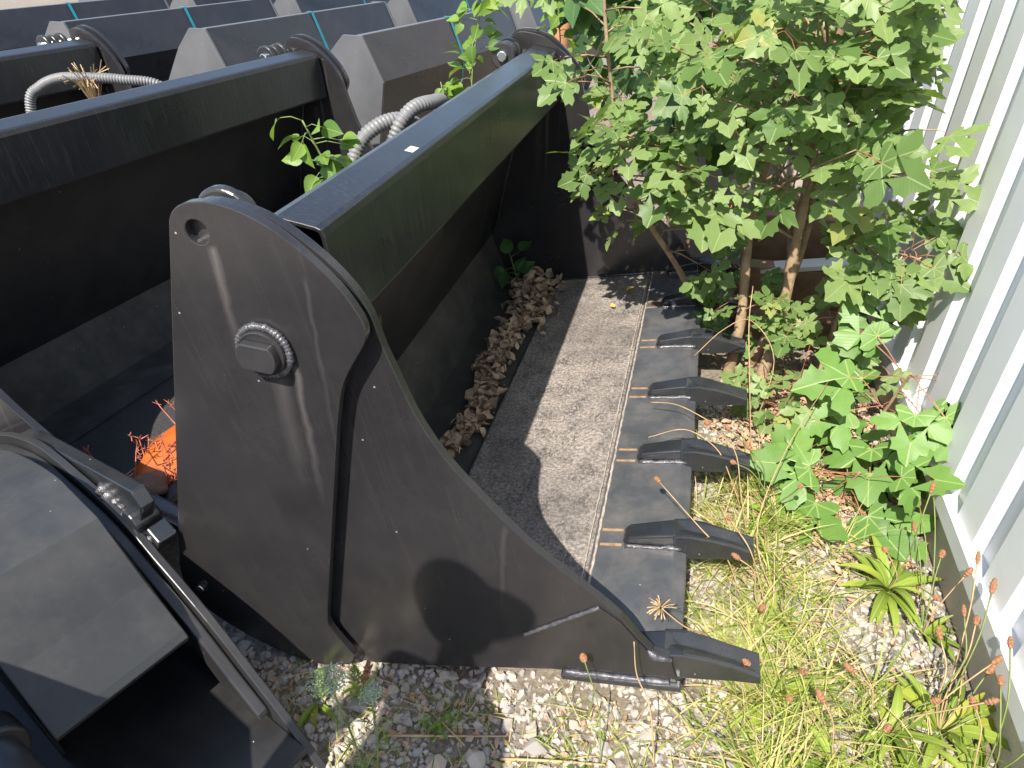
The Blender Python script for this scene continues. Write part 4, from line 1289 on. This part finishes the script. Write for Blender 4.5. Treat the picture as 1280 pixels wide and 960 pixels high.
def lowweed(x, y, label, seed, n=26, h=.06):
    r = random.Random(seed); t = empty('low_weed', (x, y, gz(x, y)), (0, 0, 0), label, 'weed', 'low green weeds in the gravel')
    m = MB()
    for k in range(5):
        a = r.uniform(0, 6.28); m.tube([(0, 0, 0), (math.cos(a)*.02, math.sin(a)*.02, h*.6), (math.cos(a)*.04, math.sin(a)*.04, h)], .001, 3)
    m.build('stalk', M_greentwig, t)
    for k in range(n):
        o = obj('leaf', OVALS[k % 5], t); s = r.uniform(.012, .022); o.scale = (s*.7, s, s)
        a = r.uniform(0, 6.28); q = r.uniform(0, .04)
        o.location = (math.cos(a)*q, math.sin(a)*q, r.uniform(.01, h)); o.rotation_euler = (r.uniform(-.3, .9), 0, r.uniform(0, 6.28))
lowweed(-.49, -.16, 'tiny green weed in the gravel below the side plate shadow', 1)
lowweed(-.35, -.27, 'tiny sprawling weed in the gravel at the twig end', 2, 16, .03)
lowweed(-.62, -.30, 'tiny pale weed in the gravel beside the wild carrot', 3, 16, .03)
lowweed(-.15, -.22, 'tiny weed in the gravel below the corner plate', 4, 18, .035)

# dry tuft beside the far hose
t = empty('dry_tuft', (-2.62, 1.62, .60), (0, 0, 0), 'tangled dry straw tuft beside the arching hose', 'plant')
r = random.Random(15); m = MB()
for k in range(46):
    a = r.uniform(0, 6.28); q = r.uniform(.03, .12)
    m.tube([(0, 0, 0), (math.cos(a)*q*.5, math.sin(a)*q*.5, .12+r.uniform(0, .04)), (math.cos(a)*q, math.sin(a)*q, .12+r.uniform(-.02, .08))], .0022, 3)
m.build('straws', M_straw, t)['kind'] = 'stuff'

# orange plastic scrap and red stonecrop on the cutting edge of the second bucket
M2 = Matrix.Translation(B2.location) @ Matrix.Rotation(rad(-8), 4, 'Z') @ Matrix.Rotation(-B, 4, 'Y')
def lump(name, c, dims, mat, label, cat, seed, namp=.3):
    bm = bmesh.new(); bmesh.ops.create_icosphere(bm, subdivisions=3, radius=.5)
    for v in bm.verts:
        k = 1+namp*noise.noise(v.co*3+Vector((seed, 0, 0)))
        v.co = Vector((v.co.x*dims[0]*k, v.co.y*dims[1]*k, v.co.z*dims[2]*k))
    for f in bm.faces: f.smooth = True
    me = bpy.data.meshes.new(name); bm.to_mesh(me); bm.free(); me.materials.append(mat)
    o = obj(name, me); o.location = c; return tag(o, label, cat)
lump('orange_scrap', M2 @ Vector((-.115, .225, .035)), (.17, .34, .09), M_orange, 'faded orange plastic scrap among red stonecrop on the clean bucket edge', 'scrap', 1.0)
lump('earth_clod', M2 @ Vector((-.07, .075, .03)), (.12, .10, .06), M_timber, 'brown clod of earth on the cutting edge of the clean bucket', 'clod', 2.0)
t = empty('red_stonecrop', M2 @ Vector((-.06, .20, .02)), (0, 0, 0), 'tangle of red stonecrop stems beside the frame plate', 'plant')
r = random.Random(33); m = MB()
for k in range(34):
    p = Vector((r.uniform(-.12, .14), r.uniform(-.16, .20), .03))
    q = p + Vector((r.gauss(0, .03), r.gauss(0, .03), r.uniform(.03, .09))); e = q + Vector((r.gauss(0, .02), r.gauss(0, .02), r.uniform(.0, .03)))
    m.tube([p, q, e], [.0020, .0017, .0009], 4)
    for j in range(5):
        b = q.lerp(e, r.random()); m.tube([b, b+Vector((r.gauss(0, .010), r.gauss(0, .010), r.uniform(0, .012)))], [.0022, .0008], 3)
m.build('stems', M_redplant, t)['kind'] = 'stuff'

# ------------------------------------------------------------------ the person taking the picture, standing left of the viewpoint
def person():
    px, py = -.750, -1.10; g = gz(px, py) - .06; H = 1.0
    t = empty('person', (px, py, gz(px, py)), (0, 0, rad(-25)), 'person in dark red jacket, jeans and peaked cap standing at the hooded bucket', 'person')
    t.scale = (.90, .955, .955)
    V = []; E = []; Rr = []
    def chain(pts, parent=None):
        prev = parent
        for x, y, z, rx in pts:
            V.append((x, y, z)); Rr.append(rx); k = len(V)-1
            if prev is not None: E.append((prev, k))
            prev = k
        return prev
    root = chain([(0, 0, .95, .150)])
    chest = chain([(0, -.01, 1.12, .135), (0, -.02, 1.32, .150), (0, -.015, 1.46, .105), (0, 0, 1.53, .060), (0, .015, 1.60, .055)], root)
    up = 3
    for s in (-1, 1):
        chain([(s*.095, 0, .86, .095), (s*.10, .01, .50, .065), (s*.105, -.02, .10, .045), (s*.11, .06, .045, .042), (s*.115, .15, .035, .035)], root)
        w = chain([(s*.17, -.02, 1.42, .065), (s*.23, -.04, 1.16, .048), (s*.24, .02, .92, .036), (s*.235, .05, .86, .030), (s*.23, .06, .83, .030)], up-1)
        for k, (dx, dz, l) in enumerate(((.03, .035, .05), (.02, .018, .075), (.0, .0, .08), (-.012, -.016, .075), (-.02, -.03, .06))):
            chain([(s*.225, .06+dz*.8, .81, .010), (s*(.22-.1*dx), .06+dz, .81-l*.6, .009), (s*(.21-.2*dx), .07+dz, .81-l, .008)], w)
    me = bpy.data.meshes.new('body'); me.from_pydata(V, E, [])
    M = NT('person_clothing'); co = M.coord('Object'); sp = M.n('ShaderNodeSeparateXYZ'); M.l(co, sp.inputs[0])
    jean = M.math('LESS_THAN', sp.outputs[2], .95); neck = M.math('GREATER_THAN', sp.outputs[2], 1.50); shoe = M.math('LESS_THAN', sp.outputs[2], .09)
    c = M.mix(jean, (.30, .03, .03), (.05, .07, .14)); c = M.mix(neck, c, (.55, .36, .27)); c = M.mix(shoe, c, (.03, .03, .03)); M.set(Base_Color=c, Roughness=.8)
    me.materials.append(M.m)
    o = obj('body', me, t)
    sk = o.modifiers.new('skin', 'SKIN')
    for v, r_ in zip(me.skin_vertices[0].data, Rr): v.radius = (r_, r_*.8)
    me.skin_vertices[0].data[0].use_root = True
    ss = o.modifiers.new('sub', 'SUBSURF'); ss.levels = 1; ss.render_levels = 2
    bm = bmesh.new(); bmesh.ops.create_uvsphere(bm, u_segments=24, v_segments=16, radius=1)
    for v in bm.verts:
        x, y, z = v.co; k = 1-.22*max(0, -z)**1.5
        v.co = Vector((x*.078*k, y*.098*k + (.02 if (abs(x) < .2 and abs(z+.05) < .25 and y > .7) else 0), z*.122))
    for f in bm.faces: f.smooth = True
    hm = bpy.data.meshes.new('head'); bm.to_mesh(hm); bm.free(); hm.materials.append(simple('skin_tone', (.55, .36, .27), .6, 0, .08, 10))
    h = obj('head', hm, t); h.location = (0, .03, 1.70); h.rotation_euler = (0, 0, rad(-55))
    for s in (-1, 1):
        m = MB(); m.tube([(s*.076, -.005, -.02), (s*.092, -.012, .0), (s*.088, -.012, .03)], [.012, .016, .008], 8); m.build('ear', hm.materials[0], h, True)
        m = MB(); m.tube([(s*.030, .088, .005), (s*.030, .096, .005)], [.012, .007], 8); m.build('eye', M_inner, h, True)
    m = MB(); m.tube([(-.022, .083, -.062), (0, .090, -.062), (.022, .083, -.062)], [.003, .005, .003], 6); m.build('mouth', M_seed, h, True)
    cap_m = simple('cap_cloth', (.03, .035, .05), .85, 0, .1, 30)
    bm = bmesh.new(); bmesh.ops.create_uvsphere(bm, u_segments=24, v_segments=16, radius=1)
    bmesh.ops.delete(bm, geom=[v for v in bm.verts if v.co.z < -.02], context='VERTS')
    for v in bm.verts: v.co = Vector((v.co.x*.088, v.co.y*.108, v.co.z*.105))
    for f in bm.faces: f.smooth = True
    cm = bpy.data.meshes.new('cap'); bm.to_mesh(cm); bm.free(); cm.materials.append(cap_m)
    c = obj('cap', cm, h); c.location = (0, 0, .035)
    m = MB(); n = 12
    for i in range(n+1):
        a = math.pi*(.12+.76*i/n)
        m.v.append((.085*math.cos(a), .100*math.sin(a), .0)); m.v.append((.080*math.cos(a), (.100+.105)*math.sin(a), -.020))
    for i in range(n): m.f.append((2*i, 2*i+1, 2*i+3, 2*i+2)); m.mi.append(0)
    b = m.build('peak', cap_m, c, True); sd = b.modifiers.new('thick', 'SOLIDIFY'); sd.thickness = .004
    m = MB(); m.tube([(0, 0, .100), (0, 0, .112)], [.010, .007], 10); m.build('button', cap_m, c, True)
person()
